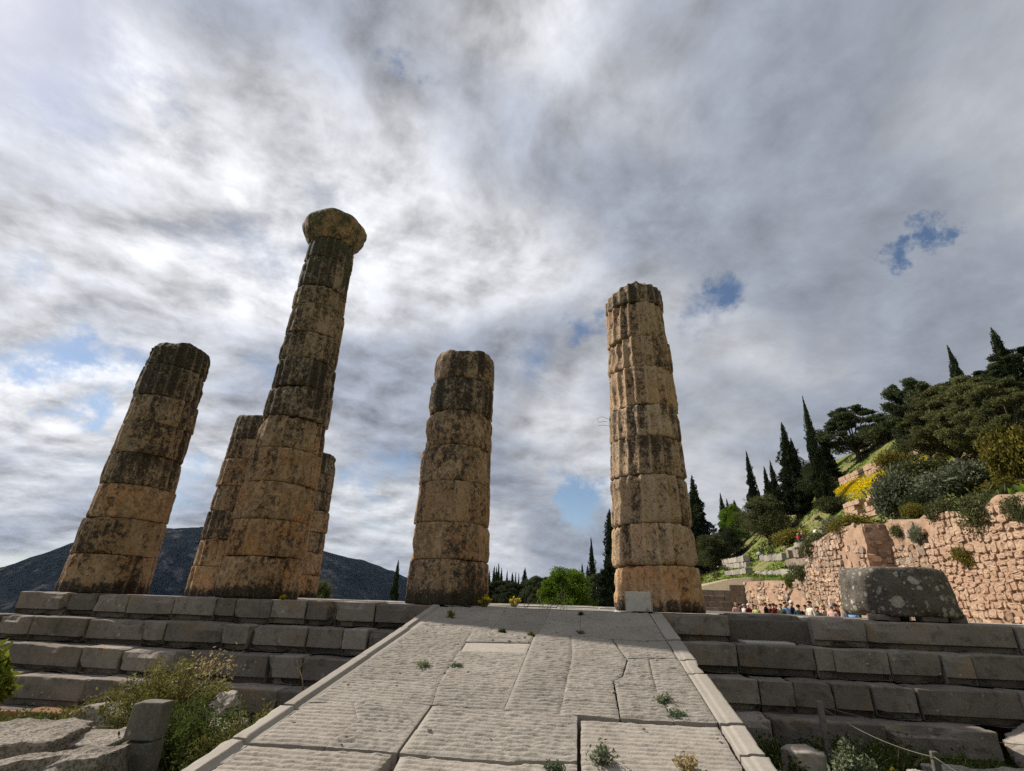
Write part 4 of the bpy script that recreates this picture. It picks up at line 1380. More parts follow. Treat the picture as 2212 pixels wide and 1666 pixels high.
pin = [
    ('round topped pine alone on the ridge', 54.9, 103.8, 11.4, 7.0, 0, 'darkpine'),
    ('dark pine leaning out over the slope, left of the tree mass', 41.5, 63.5, 11.6, 4.2, 1, 'darkpine'),
    ('olive green pine in the front of the upper right tree mass', 38.4, 55.0, 9.2, 4.3, 0, 'pine'),
    ('broad pine in the centre of the upper right tree mass', 38.0, 50.5, 8.4, 4.0, 1, 'pine'),
    ('pine at the right edge of the picture above the shrubs', 36.3, 45.0, 7.6, 3.8, 0, 'pine'),
    ('tall pine behind the tree mass near the pointed cypress', 46.0, 60.0, 6.6, 4.2, 1, 'darkpine'),
    ('pine at the upper right corner behind the cypress tip', 46.0, 54.0, 6.6, 3.8, 0, 'darkpine'),
    ('low pine filling the middle of the upper right tree mass', 42.3, 57.0, 8.0, 4.2, 1, 'pine'),
    ('small dark pine left in the far grove', -12.6, 80.0, 7.2, 3.6, 1, 'darkpine'),
    ('second small dark pine of the far grove', -12.5, 88.0, 8.6, 3.8, 0, 'darkpine'),
    ('front dark pine under the thick cypress of the far grove', -9.3, 76.0, 6.4, 3.4, 1, 'darkpine'),
    ('dark pine under the thin cypresses of the far grove', -9.2, 84.0, 7.8, 3.6, 0, 'darkpine'),
    ('dark pine touching the left side of the bright green tree', -5.6, 72.0, 6.6, 2.9, 1, 'darkpine'),
    ('dark pine behind the left half of the bright green tree', -7.8, 86.0, 8.4, 3.4, 0, 'darkpine'),
    ('dark pine between the bright green tree and the orange column', 2.3, 70.0, 6.4, 2.6, 1, 'darkpine'),
]
for k, (lab, x, y, h, r, p, mt) in enumerate(pin):
    plant_tree('pine_tree', lab, 'tree', PN[p], (x, y, gz(x, y) - .2), h, r, M[mt], 'pine trees', 6.0, 3.0, k * 2.1)
brd = [
    ('dark spreading oak with a bare trunk below the cypresses', 35.8, 104.4, 9.6, 5.6, 0, 'shrub'),
    ('light green tree between the dark conical cypress and the oak', 38.8, 136.5, 11.2, 4.0, 1, 'green'),
    ('dark round tree at the foot of the big conical cypress', 28.6, 118.0, 7.8, 4.2, 1, 'shrub'),
    ('dark round tree left of the light green tree', 33.6, 125.0, 8.0, 4.6, 0, 'darkpine'),
    ('bright green leafy tree between the short and the orange column', -1.25, 46.0, 5.0, 2.55, 1, 'green'),
    ('small dark tree peeping out right of the hidden back column', -20.1, 40.0, 3.8, 1.1, 0, 'shrub'),
    ('dark tree behind the spire, filling the gap to the slope', 44.5, 100.0, 8.0, 3.6, 0, 'darkpine'),
]
for k, (lab, x, y, h, r, p, mt) in enumerate(brd):
    plant_tree('broadleaf_tree', lab, 'tree', BR[p], (x, y, gz(x, y) - .2), h, r, M[mt], 'broadleaf trees', 6.0, 3.0, k * 1.7)
shr = [
    ('grey green olive bush in the middle of the slope above the wall', 32.3, 55.8, 4.4, 3.3, 0, 'olive', None),
    ('wide dull green shrub below the pines at right', 33.5, 48.0, 2.9, 3.6, 1, 'olive', None),
    ('yellow brown shrub on the ridge beside the lone pine', 45.0, 75.7, 2.6, 3.0, 2, 'yshrub', None),
    ('dry yellowish shrub at the right edge above the wall', 24.0, 31.0, 1.3, 2.6, 1, 'yshrub', None),
    ('dark bush hanging over the wall top, left of the middle', 16.5, 25.4, 1.3, 1.0, 0, 'shrub', 3.6),
    ('largest dark bush hanging over the wall near the right edge', 16.4, 22.8, 1.6, 1.15, 2, 'shrub', 3.1),
    ('yellow flowering bush growing out of the wall face', 15.95, 24.2, .8, .5, 1, 'yshrub', 2.0),
    ('small grey bush growing out of the wall face', 15.95, 26.8, .75, .5, 0, 'olive', 3.2),
    ('dry brush on the wall top beside the dark recess', 15.6, 31.6, 1.0, 1.3, 1, 'yshrub', 4.3),
    ('green bush at the right picture edge on the wall', 16.2, 20.7, 1.0, .7, 0, 'shrub', 3.2),
    ('little green tuft on the wall above the recess', 16.2, 28.5, .8, .55, 2, 'shrub', 3.6),
    ('scrub at the broken left end of the tall wall', 15.4, 36.2, 1.5, 1.2, 1, 'shrub', 3.4),
    ('dark scrub spilling down the broken wall end', 15.0, 38.2, 1.2, .9, 0, 'shrub', 1.8),
    ('olive scrub along the wall top left of the recess', 16.0, 34.0, 1.1, 1.4, 2, 'olive', 4.4),
    ('low shrub on the smooth orange wall', 15.0, 40.6, .9, .7, 0, 'weed_dark', 1.6),
    ('yellow green shrub beside the footpath on the slope', 34.0, 88.0, 2.4, 3.2, 1, 'yshrub', None),
    ('dark shrub under the tallest spire', 39.0, 84.0, 2.6, 2.6, 0, 'shrub', None),
    ('dark shrub right of the olive bush', 30.5, 50.0, 2.4, 1.6, 2, 'darkpine', None),
    ('shrub with yellow sprigs below the olive bush', 29.0, 48.5, 1.5, 1.3, 0, 'yshrub', None),
    ('rounded green shrub on the ridge line right of the lone pine', 56.0, 95.0, 3.6, 4.2, 0, 'shrub', None),
    ('dark green thicket at the foot of the tree mass', 38.0, 60.0, 3.4, 3.6, 1, 'shrub', None),
    ('ochre shrub at the right picture edge beneath the pines', 34.0, 43.0, 4.2, 2.2, 2, 'yshrub', None),
]
for k, (lab, x, y, h, r, p, mt, zz) in enumerate(shr):
    plant_tree('shrub', lab, 'shrub', BU[p], (x, y, gz(x, y) - .1 if zz is None else zz), h, r, M[mt], 'shrubs on the slope and wall', 1.0, 1.0, k * .9, ('stem', 'foliage'))

# ground cover of the slope, which nobody could count
rg = np.random.default_rng(77)
n = 30000
x = 16.6 + 46 * rg.random(n) ** 1.15; y = 19 + 115 * rg.random(n) ** 1.2
dn = fbm(np.stack([x * .09, y * .09, 0 * x], 1), 4, 88)
keep = dn > -.25 - .2 * rg.random(n)
x, y = x[keep], y[keep]
z = G(x, y) + .45 * fbm(np.stack([x, y, 0 * x], 1) * .18, 4, 6)
P = np.stack([x, y, z + .1], 1)
V, F = leaves(P, .10, .24, 5, 2.6, 1.2)
tag(link('slope_grass', raw_mesh('slope_grass', V, F, smooth=False), M['grass']), 'green and dry grass covering the slope', 'grass', kind='stuff')
# low scrub
n = 420
x = 17 + 44 * rg.random(n); y = 21 + 105 * rg.random(n)
dn = fbm(np.stack([x * .12, y * .12, 0 * x], 1), 3, 99)
sel = dn > .05
parts = []
for k, (a, b) in enumerate(zip(x[sel], y[sel])):
    r = rg.uniform(.35, 1.0)
    q, d = ball_pts(70, rg, .4)
    parts.append(leaves(np.array([a, b, gz(a, b) + .1 + r * .3]) + q * np.array([r, r, r * .65]), .12, .28, k, 1.7, .2, d * .5))
V, Fs = joinparts(parts)
tag(link('slope_scrub', raw_mesh('slope_scrub', V, Fs, smooth=False), M['shrub']), 'low dark scrub dotted over the slope', 'scrub', kind='stuff')
# band of yellow flowers
n = 14000
u = rg.random(n)
cx = np.interp(u, [0, .5, 1], [45.6, 42.6, 40.2]); cyy = np.interp(u, [0, .5, 1], [96, 76, 62])
wd = 1.0 + 1.3 * np.sin(u * 2.6)
x = cx + wd * rg.normal(size=n) * .55; y = cyy + rg.normal(size=n) * 1.2
z = G(x, y) + .45 * fbm(np.stack([x, y, 0 * x], 1) * .18, 4, 6)
V, F = leaves(np.stack([x, y, z + .25 + .25 * rg.random(n)], 1), .09, .2, 6, 1.2, .3)
tag(link('wildflowers', raw_mesh('wildflowers', V, F, smooth=False), M['flower']), 'band of yellow wildflowers across the slope', 'flowers', kind='stuff')

# ------------------------------------------------------------------ visitors
def person_mesh(pose):
    """continuous figure 1.72 m tall, facing -Y, grown with a Skin modifier and then frozen"""
    J_ = {'pelvis': (0, 0, .95, .15), 'waist': (0, 0, 1.10, .135), 'chest': (0, .01, 1.30, .155), 'neck0': (0, .01, 1.45, .075), 'neck': (0, 0, 1.50, .055),
          'head0': (0, -.01, 1.57, .078), 'head1': (0, 0, 1.65, .092), 'crown': (0, .005, 1.705, .06), 'nose': (0, -.10, 1.60, .018)}
    E = [('pelvis', 'waist'), ('waist', 'chest'), ('chest', 'neck0'), ('neck0', 'neck'), ('neck', 'head0'), ('head0', 'head1'), ('head1', 'crown'), ('head0', 'nose')]
    for s_, S in ((-1, 'L'), (1, 'R')):
        if pose == 'sit':
            leg = [('hip', .10, -.02, .92, .095), ('knee', .13, -.44, .94, .065), ('ankle', .12, -.46, .52, .045), ('toe', .12, -.60, .50, .035)]
        elif pose == 'walk':
            k = -.22 * s_
            leg = [('hip', .10, 0, .88, .10), ('knee', .11, k * .5 - .04, .50, .066), ('ankle', .11, k, .10, .045), ('toe', .12, k - .15, .04, .036)]
        else:
            leg = [('hip', .10, 0, .88, .10), ('knee', .11, -.02, .50, .066), ('ankle', .12, .02, .09, .045), ('toe', .14, -.13, .035, .036)]
        if pose == 'phone':
            arm = [('sho', .17, .0, 1.40, .065), ('elb', .24, -.10, 1.16, .048), ('wri', .10, -.32, 1.34, .032), ('hand', .06, -.38, 1.40, .030)]
        elif pose == 'sit':
            arm = [('sho', .17, .0, 1.40, .065), ('elb', .23, -.08, 1.13, .048), ('wri', .16, -.30, 1.06, .032), ('hand', .13, -.38, 1.04, .030)]
        else:
            arm = [('sho', .17, .0, 1.40, .065), ('elb', .23, .03 * s_, 1.12, .048), ('wri', .24, -.08, .88, .032), ('hand', .24, -.11, .79, .030)]
        prev = 'pelvis'
        for nm, x, y, z, r in leg:
            J_[nm + S] = (x * s_, y, z, r); E.append((prev, nm + S)); prev = nm + S
        prev = 'chest'
        for nm, x, y, z, r in arm:
            J_[nm + S] = (x * s_, y, z, r); E.append((prev, nm + S)); prev = nm + S
    names = list(J_)
    me = bpy.data.meshes.new('body_skeleton')
    me.from_pydata([J_[k][:3] for k in names], [(names.index(a), names.index(b)) for a, b in E], [])
    o = bpy.data.objects.new('body_skeleton', me)
    COL.objects.link(o)
    md = o.modifiers.new('skin', 'SKIN')
    md.branch_smoothing = .6
    for v, k in zip(me.skin_vertices[0].data, names):
        r = J_[k][3]
        v.radius = (r * (1.25 if k in ('pelvis', 'waist', 'chest') else 1), r)
        v.use_root = k == 'pelvis'
    o.modifiers.new('sub', 'SUBSURF').levels = 1
    o.modifiers['sub'].render_levels = 1
    dg = bpy.context.evaluated_depsgraph_get()
    out = bpy.data.meshes.new_from_object(o.evaluated_get(dg))
    out.name = 'body'
    bpy.data.objects.remove(o)
    mi = []
    for p in out.polygons:
        c = p.center
        arm_end = (c.z < .93 and abs(c.x) > .19 and pose in ('stand', 'walk')) or (pose in ('phone', 'sit') and c.y < -.27 and c.z > 1.0 and abs(c.x) < .2)
        if c.z > 1.47 or arm_end:
            mi.append(1)
        elif c.z > .96 or (abs(c.x) > .19 and c.z > .8):
            mi.append(0)
        elif c.z < .08 and pose != 'sit':
            mi.append(3)
        else:
            mi.append(2)
    out.polygons.foreach_set('material_index', mi)
    out.polygons.foreach_set('use_smooth', [True] * len(mi))
    return out


def hair_mesh(long=False, cap=False):
    n, m_ = 16, 8
    V = []
    for j in range(m_):
        ph = np.pi / 2 - j / (m_ - 1) * (1.75 if not long else 1.9)
        for i_ in range(n):
            a = i_ * 2 * np.pi / n
            f = np.cos(a + np.pi / 2)          # +1 at the front (-Y)
            lowp = ph if f < .35 else max(ph, .30)
            V.append((.104 * np.cos(lowp) * np.cos(a), .012 + .112 * np.cos(lowp) * np.sin(a), 1.655 + .108 * np.sin(lowp)))
    V = np.array(V)
    Fs = [grid_faces(n, m_, True)[:, ::-1]]
    if long:
        back = V[:, 1] > 0
        lowr = V[:, 2] < 1.60
        V[:, 2] -= np.where(back & lowr, .20, 0)
    parts = [(V, Fs)]
    if cap:
        th = np.linspace(-.9, .9, 8) - np.pi / 2
        inner = np.stack([.10 * np.cos(th), .10 * np.sin(th), np.full(8, 1.69)], 1)
        outer = np.stack([.105 * np.cos(th), .20 * np.sin(th), np.full(8, 1.675)], 1)
        parts.append((np.concatenate([inner, outer]), [grid_faces(8, 2)]))
    V, Fs = joinparts(parts)
    return raw_mesh('hair', V, Fs)


def cloth(nm, c):
    key = 'cloth_' + nm
    if key not in M:
        M[key] = flat_material('fabric_' + nm, c, .9, .12)
    return M[key]


CL = dict(black=(.012, .012, .014), white=(.62, .61, .58), navy=(.018, .026, .055), blue=(.22, .40, .66), cream=(.52, .47, .38), grey=(.12, .12, .12), olive=(.055, .06, .035),
          pink=(.50, .30, .27), red=(.38, .04, .035), brown=(.10, .062, .04), teal=(.018, .045, .045), yellow=(.52, .52, .22), beige=(.36, .29, .21), maroon=(.11, .018, .022),
          jeans=(.05, .075, .13), khaki=(.22, .18, .12), skin=(.42, .25, .17), tan=(.40, .32, .18), pale_blue=(.42, .52, .62), green=(.05, .08, .05))
HC = dict(dark=(.012, .009, .008), brown=(.055, .03, .018), blond=(.32, .21, .09), grey=(.28, .27, .26), white=(.6, .6, .58), red=(.30, .03, .03))
BODY = {k: person_mesh(k) for k in ('stand', 'walk', 'phone', 'sit')}
HAIR = {'short': hair_mesh(), 'long': hair_mesh(True), 'cap': hair_mesh(False, True)}


def person(label, loc, h, rz, pose, top_, legs, hair, hcol, group):
    o = thing('person', label, 'person', loc, rz, group)
    k = h / 1.76
    o.scale = (k * 1.14, k * 1.14, k)
    b = bpy.data.objects.new('body', BODY[pose]); a = bpy.data.objects.new('hat' if hair == 'cap' else 'hair', HAIR[hair])
    ms = [cloth(top_, CL[top_]), cloth('skin', CL['skin']), cloth(legs, CL[legs]), cloth('black', CL['black'])]
    for ch, mats in ((b, ms), (a, [cloth('hair_' + hcol, HC[hcol])])):
        COL.objects.link(ch)
        ch.parent = o
        while len(ch.data.materials) < len(mats):
            ch.data.materials.append(mats[len(ch.data.materials)])
        for s_, m in zip(ch.material_slots, mats):
            s_.link = 'OBJECT'
            s_.material = m
    return o


ppl = [
    ('visitor with fair hair and a pink top, leftmost of the far group', 11.3, 42.0, 1.71, 'pink', 'jeans', 'long', 'blond', 'stand'),
    ('visitor in black, second from the left in the far group', 11.7, 42.5, 1.66, 'black', 'black', 'short', 'dark', 'stand'),
    ('visitor in a white shirt in the far group', 12.1, 42.9, 1.64, 'white', 'khaki', 'short', 'grey', 'phone'),
    ('visitor in dull red in the far group', 11.5, 39.7, 1.65, 'maroon', 'jeans', 'short', 'white', 'stand'),
    ('visitor in dark olive at the right of the far group', 11.9, 40.0, 1.63, 'olive', 'black', 'long', 'brown', 'walk'),
    ('visitor in pale yellow, last of the far group', 11.3, 37.4, 1.56, 'yellow', 'grey', 'short', 'brown', 'stand'),
    ('man in black with dark hair standing alone between the groups', 11.7, 36.7, 1.71, 'black', 'jeans', 'short', 'dark', 'stand'),
    ('visitor with brown hair and brown coat left of the blue jackets', 12.1, 37.1, 1.66, 'brown', 'jeans', 'long', 'brown', 'stand'),
    ('visitor in a maroon jacket beside the brown coat', 11.5, 34.7, 1.67, 'maroon', 'grey', 'long', 'brown', 'phone'),
    ('short visitor in a yellow green top', 11.9, 35.5, 1.60, 'yellow', 'jeans', 'short', 'brown', 'stand'),
    ('visitor in dark olive next to the light blue jacket', 11.3, 32.9, 1.63, 'olive', 'black', 'long', 'dark', 'walk'),
    ('visitor in a light blue jacket with dark hair', 11.7, 33.3, 1.74, 'blue', 'jeans', 'short', 'dark', 'stand'),
    ('tall man in navy wearing a white cap', 12.1, 33.4, 1.82, 'navy', 'khaki', 'cap', 'white', 'stand'),
    ('visitor in a dark teal coat right of the white cap', 11.5, 30.9, 1.59, 'teal', 'black', 'long', 'dark', 'walk'),
    ('visitor in pinkish beige left of the cream hoodie', 11.9, 31.1, 1.59, 'pink', 'jeans', 'short', 'brown', 'stand'),
    ('man in a cream hoodie with dark hair', 11.3, 28.9, 1.75, 'cream', 'jeans', 'short', 'dark', 'stand'),
    ('child in dark grey right of the cream hoodie', 11.7, 29.1, 1.51, 'grey', 'black', 'short', 'brown', 'stand'),
    ('woman with long fair hair in a beige coat', 12.1, 29.3, 1.65, 'beige', 'jeans', 'long', 'blond', 'stand'),
    ('visitor in pink behind the woman with dark brown hair', 11.5, 27.0, 1.58, 'pink', 'jeans', 'short', 'grey', 'stand'),
    ('woman with long dark brown hair in a dark coat', 11.9, 27.6, 1.66, 'brown', 'black', 'long', 'brown', 'phone'),
    ('visitor in a grey hooded top left of the lichened drum', 11.3, 25.4, 1.61, 'grey', 'jeans', 'short', 'brown', 'stand'),
    ('visitor in light blue partly behind the lichened drum', 11.7, 25.6, 1.52, 'blue', 'jeans', 'short', 'dark', 'stand'),
    ('visitor in navy partly behind the lichened drum', 12.1, 26.0, 1.51, 'navy', 'black', 'short', 'dark', 'stand'),
    ('visitor in pale blue glimpsed under the drum, left', 12.3, 25.0, 1.45, 'pale_blue', 'jeans', 'short', 'brown', 'stand'),
    ('visitor in white glimpsed under the drum', 12.3, 23.9, 1.45, 'white', 'jeans', 'short', 'brown', 'stand'),
    ('visitor in light blue glimpsed under the drum, right of centre', 12.3, 21.4, 1.45, 'pale_blue', 'khaki', 'short', 'dark', 'stand'),
    ('visitor in tan glimpsed under the drum', 12.6, 21.3, 1.45, 'tan', 'black', 'short', 'dark', 'stand'),
    ('visitor in white glimpsed under the right end of the drum', 12.3, 20.3, 1.42, 'white', 'navy', 'short', 'dark', 'stand'),
    ('visitor in red at the right end of the drum', 12.5, 19.9, 1.32, 'red', 'navy', 'short', 'red', 'stand'),
]
for k, (lab, x, y, h, tp, lg, hr, hc, ps) in enumerate(ppl):
    person(lab, (x, y, gz(x, y)), h, R_((k * 67) % 360), ps, tp, lg, hr, hc, 'visitors on the path north of the temple')
hpl = [
    ('walker in dark top and pale trousers on the lower slope', 30.5, 82.8, 'black', 'tan', 'short', 'dark', 'walk'),
    ('walker in red and white by the path on the slope', 32.1, 81.5, 'red', 'jeans', 'short', 'white', 'walk'),
    ('small figure in pink highest among the slope walkers', 34.2, 85.0, 'pink', 'grey', 'short', 'brown', 'stand'),
    ('walker in white and red right of the path', 32.5, 76.5, 'white', 'maroon', 'short', 'brown', 'walk'),
    ('walker in dark teal near the scrub on the slope', 31.8, 72.3, 'teal', 'teal', 'short', 'dark', 'stand'),
    ('person in maroon seated on the block terrace', 27.7, 71.2, 'maroon', 'navy', 'short', 'brown', 'sit'),
    ('person in navy seated on the block terrace', 27.2, 68.6, 'navy', 'navy', 'short', 'dark', 'sit'),
    ('walker in light blue above the broken wall end', 34.4, 74.5, 'blue', 'navy', 'short', 'brown', 'walk'),
    ('walker with a white top among the blocks at left', 27.7, 86.2, 'white', 'navy', 'short', 'dark', 'walk'),
]
for k, (lab, x, y, tp, lg, hr, hc, ps) in enumerate(hpl):
    person(lab, (x, y, gz(x, y) - (.45 if ps == 'sit' else 0)), 1.72, R_((k * 83 + 40) % 360), ps, tp, lg, hr, hc, 'walkers on the slope')

# ------------------------------------------------------------------ foreground left: blocks, stele, rubble, weeds
def solid(name, label, cat, VF, mat, loc, rz=0.0, group=None, rx=0.0, ry=0.0):
    o = link(name, raw_mesh(name, *VF, smooth=False), mat, None, loc, rz)
    o.rotation_euler = (rx, ry, rz)
    return tag(o, label, cat, group, 'thing')


solid('stone_block', 'large pitted pale block in the lower left corner, lit on top', 'stone block', rbox(2.0, 1.15, .75, .02, 1001, .035, .06, chip=.12, freq=3.6), M['pitted'], (-6.60, 5.70, -1.75), .36, 'blocks left of the ramp')
solid('stone_block', 'long pitted block in front, its rough brown face towards the viewer', 'stone block', rbox(1.35, .70, .75, .02, 1002, .035, .06, chip=.12, freq=3.6), M['pitted'], (-4.98, 4.95, -1.72), .36, 'blocks left of the ramp', R_(-4), R_(-5))
solid('stone_block', 'flat pale slab lying between the two pitted blocks', 'stone block', rbox(1.1, .6, .25, .03, 1003, .02, .12, chip=.06), M['pitted'], (-5.75, 6.15, -1.58), .15, 'blocks left of the ramp', R_(3))
st = thing('stone_stele', 'upright grey stele of two stacked blocks beside the ramp', 'stele', (-4.50, 5.62, -2.05), R_(4))
link('lower_block', raw_mesh('lower_block', *rbox(.36, .20, .74, .015, 1011, .010, .09, chip=.05), smooth=False), M['stele'], st, (0, 0, .37))
link('upper_block', raw_mesh('upper_block', *rbox(.33, .19, .34, .015, 1012, .012, .07, chip=.06), smooth=False), M['stele'], st, (.015, .0, .745 + .165), R_(2))
rocks = [
    ('broad grey boulder behind the flat slab', -6.1, 7.15, -1.62, .62, .42, .34), ('rounded grey boulder left of the stele', -5.2, 6.7, -1.66, .52, .40, .30),
    ('pointed reddish boulder at the foot of the steps', -4.72, 7.25, -1.38, .26, .22, .30), ('pale boulder leaning on the ramp foot', -4.45, 6.95, -1.52, .45, .30, .22),
    ('small dark stone right of the stele', -3.75, 5.75, -1.72, .26, .22, .22), ('mossy stone in the shade by the ramp', -3.45, 5.35, -1.72, .28, .25, .22),
]
for k, (lab, x, y, z, a, b, c) in enumerate(rocks):
    solid('boulder', lab, 'boulder', rock(a, b, c, 1100 + k, .30, 26), M['rubble'], (x, y, z), k * .8, 'boulders left of the ramp')

# weeds: proper stalks with small leaves
def weed_mesh(seed, r=.5, h=.8, stems=40, per=60, leaf=(.012, .03), droop=.3, elong=2.2, flowers=0):
    rg = np.random.default_rng(seed)
    wood, pts, dirs, fl = [], [], [], []
    for k in range(stems):
        a = rg.random() * 2 * np.pi
        rr_ = r * np.sqrt(rg.random())
        hh = h * rg.uniform(.5, 1.0) * (1 - .45 * (rr_ / r) ** 2)
        b = np.array([rr_ * .35 * np.cos(a), rr_ * .35 * np.sin(a), 0])
        tip = np.array([rr_ * np.cos(a), rr_ * np.sin(a), hh])
        mid = b * .5 + tip * .5 + np.array([0, 0, hh * .15]) + rg.normal(size=3) * .03 * r
        t = np.linspace(0, 1, 6)[:, None]
        c = (1 - t) ** 2 * b + 2 * t * (1 - t) * mid + t ** 2 * tip
        c[:, 2] -= droop * h * .15 * t[:, 0] ** 3
        wood.append(tube(c, np.linspace(.006, .002, 6) * (1 + h), 4))
        tt = rg.uniform(.12, 1, per)[:, None]
        P = (1 - tt) ** 2 * b + 2 * tt * (1 - tt) * mid + tt ** 2 * tip
        P = P + rg.normal(size=P.shape) * (.055 * r + .012)
        P[:, 2] = np.maximum(P[:, 2], .005)
        pts.append(P)
        if flowers and k < flowers:
            fl.append(tip + rg.normal(size=(9, 3)) * .012)
    P = np.concatenate(pts)
    lv = leaves(P, leaf[0], leaf[1], seed, elong, .25)
    return joinparts(wood), lv, (leaves(np.concatenate(fl), .018, .035, seed + 5, 1.1, .5) if fl else None)


def weed(name, label, loc, seed, mat, group=None, rz=0.0, stemmat=None, cat='weed', **kw):
    o = thing(name, label, cat, loc, rz, group)
    (Vw, Fw), (Vl, Fl), f = weed_mesh(seed, **kw)
    link('stem', raw_mesh('stem', Vw, Fw), stemmat or M['stem'], o)
    link('foliage', raw_mesh('foliage', Vl, Fl, smooth=False), mat, o)
    if f is not None:
        link('flower_head', raw_mesh('flower_head', f[0], f[1], smooth=False), M['flower'], o)
    return o


GL = 'weeds left of the ramp'
weed('bush', 'tall yellow green bush in front of the left steps', (-5.55, 7.35, -1.75), 1, M['weed'], GL, r=.85, h=1.05, stems=130, per=150, leaf=(.011, .030), cat='bush')
weed('bush', 'straw coloured dry bush left of the tall green bush', (-6.35, 7.2, -1.75), 2, M['weed'], GL, r=.6, h=.62, stems=70, per=80, leaf=(.014, .035), cat='bush')
weed('bush', 'low dark green bush right behind the stele', (-4.55, 6.5, -1.85), 3, M['weed_dark'], GL, r=.75, h=.85, stems=100, per=150, leaf=(.011, .030), cat='bush')
weed('bush', 'yellow green bush against the foot of the ramp', (-3.65, 6.1, -1.85), 4, M['weed'], GL, r=.6, h=.82, stems=90, per=130, leaf=(.010, .028), cat='bush')
weed('bush', 'dark weeds in the gap between stele and ramp', (-3.75, 5.3, -1.95), 5, M['weed_dark'], GL, r=.55, h=.55, stems=60, per=80, leaf=(.014, .036), cat='bush', flowers=2)
weed('bush', 'leafy young bush at the left picture edge with broad bright leaves', (-7.98, 6.75, -1.6), 6, M['broadleaf'], GL, r=.42, h=1.15, stems=34, per=34, leaf=(.045, .085), elong=2.3, cat='bush')
weed('weed', 'sprawling green weeds at the foot of the left steps', (-4.2, 7.6, -1.8), 8, M['weed_dark'], GL, r=.7, h=.4, stems=50, per=70)
weed('weed', 'green weeds under the orange foundation stones', (-7.9, 7.4, -1.9), 9, M['weed_dark'], GL, r=.8, h=.4, stems=50, per=70)
# dry stalks sticking out of the bush
o = thing('dry_stalks', 'bundle of pale dry stalks leaning out of the tall bush', 'dry plant', (-5.3, 7.1, -1.3))
parts = []
rg = np.random.default_rng(50)
for k in range(14):
    tip = np.array([rg.uniform(-.2, .75), rg.uniform(-.2, .2), rg.uniform(.35, .72)])
    parts.append(tube([(0, 0, 0), tuple(tip * .55 + np.array([0, 0, .05])), tuple(tip)], [.006, .004, .002], 4))
V, Fs = joinparts(parts)
link('stem', raw_mesh('stem', V, Fs), M['stem'], o)
rg = np.random.default_rng(51)
q = rg.normal(size=(240, 3)) * np.array([.14, .08, .09]) + np.array([.35, 0, .48])
link('seed_heads', raw_mesh('seed_heads', *leaves(q, .012, .03, 3, 2.6, .6), smooth=False), M['drygrass'], o)
o = thing('bare_twig', 'forked bare twig standing against the left steps', 'twig', (-4.05, 8.0, -1.2))
V, Fs = joinparts([tube([(0, 0, 0), (-.05, 0, .16), (-.12, 0, .28)], [.011, .009, .007], 6), tube([(-.12, 0, .28), (-.20, .0, .40)], [.007, .004], 5),
                   tube([(-.12, 0, .28), (-.07, 0, .37), (-.03, 0, .42)], [.006, .004, .003], 5), tube([(-.12, 0, .28), (-.13, .02, .40)], [.005, .003], 5)])
link('stem', raw_mesh('stem', V, Fs), M['stem'], o)

# ------------------------------------------------------------------ foreground right: stakes, rope, stones, weeds
def stake(label, x, y, ztop, w=.065, d=.045, tilt=0.0):
    h_ = ztop + 1.95
    V, Fs = rbox(w, d, h_, .012, int(x * 77), .004, .2)
    o = link('wooden_stake', raw_mesh('wooden_stake', V + np.array([0, 0, h_ / 2]), Fs), M['wood'], None, (x, y, -1.95))
    o.rotation_euler = (0, tilt, 0)
    return tag(o, label, 'stake', 'stakes of the rope barrier', 'thing')


stake('grey wooden stake holding the rope in front of the right steps', 2.76, 7.3, -.87)
stake('second grey stake, low in the right corner by the flat slab', 3.16, 6.05, -1.06, tilt=R_(3))


def rope(label, a, b, sag):
    t = np.linspace(0, 1, 24)[:, None]
    P = np.array(a) * (1 - t) + np.array(b) * t
    P[:, 2] -= sag * 4 * (t * (1 - t))[:, 0]
    V, Fs = tube(P, .0035, 6)
    tag(link('rope', raw_mesh('rope', V, Fs), M['rope']), label, 'rope', 'ropes of the barrier', 'thing')


rope('thin rope running from the grey stake down to the low stake', (2.76, 7.26, -.93), (3.16, 6.02, -1.10), .06)
rope('thin slack rope from the grey stake to the right picture edge', (2.80, 7.3, -.93), (7.6, 7.3, -.90), .28)
rope('end of rope sloping down right of the low stake', (3.18, 6.02, -1.10), (3.9, 5.0, -1.6), .03)
solid('stone_block', 'small rough upright block at the ramp edge, right', 'stone block', rbox(.36, .34, .55, .03, 1201, .035, .07, chip=.09, freq=2.2), M['rubble'], (2.40, 7.12, -1.60), .2, 'blocks right of the ramp')
solid('stone_block', 'wide flat pale slab in the lower right corner', 'stone block', rbox(2.7, 1.1, .34, .04, 1202, .03, .14, chip=.1, freq=1.4), M['pitted'], (5.05, 6.85, -1.56), R_(4), 'blocks right of the ramp')
rk = [('low pale stone in the weeds right of the small block', 2.75, 6.75, -1.72, .42, .22, .14), ('long pale stone half buried near the low stake', 3.45, 6.9, -1.70, .40, .25, .14),
      ('rounded stone at the foot of the grey stake', 2.62, 7.55, -1.55, .22, .2, .15), ('dark stone against the ramp flank', 1.85, 6.6, -1.62, .24, .3, .2),
      ('pale shard standing by the low stake', 3.2, 6.35, -1.50, .13, .10, .26), ('worn boulder at the broken right end of the lowest step', 5.9, 8.35, -1.45, .45, .4, .35)]
for k, (lab, x, y, z, a, b, c) in enumerate(rk):
    solid('boulder', lab, 'boulder', rock(a, b, c, 1300 + k, .30, 26), M['rubble'], (x, y, z), k * .7, 'boulders right of the ramp')
GR = 'weeds right of the ramp'
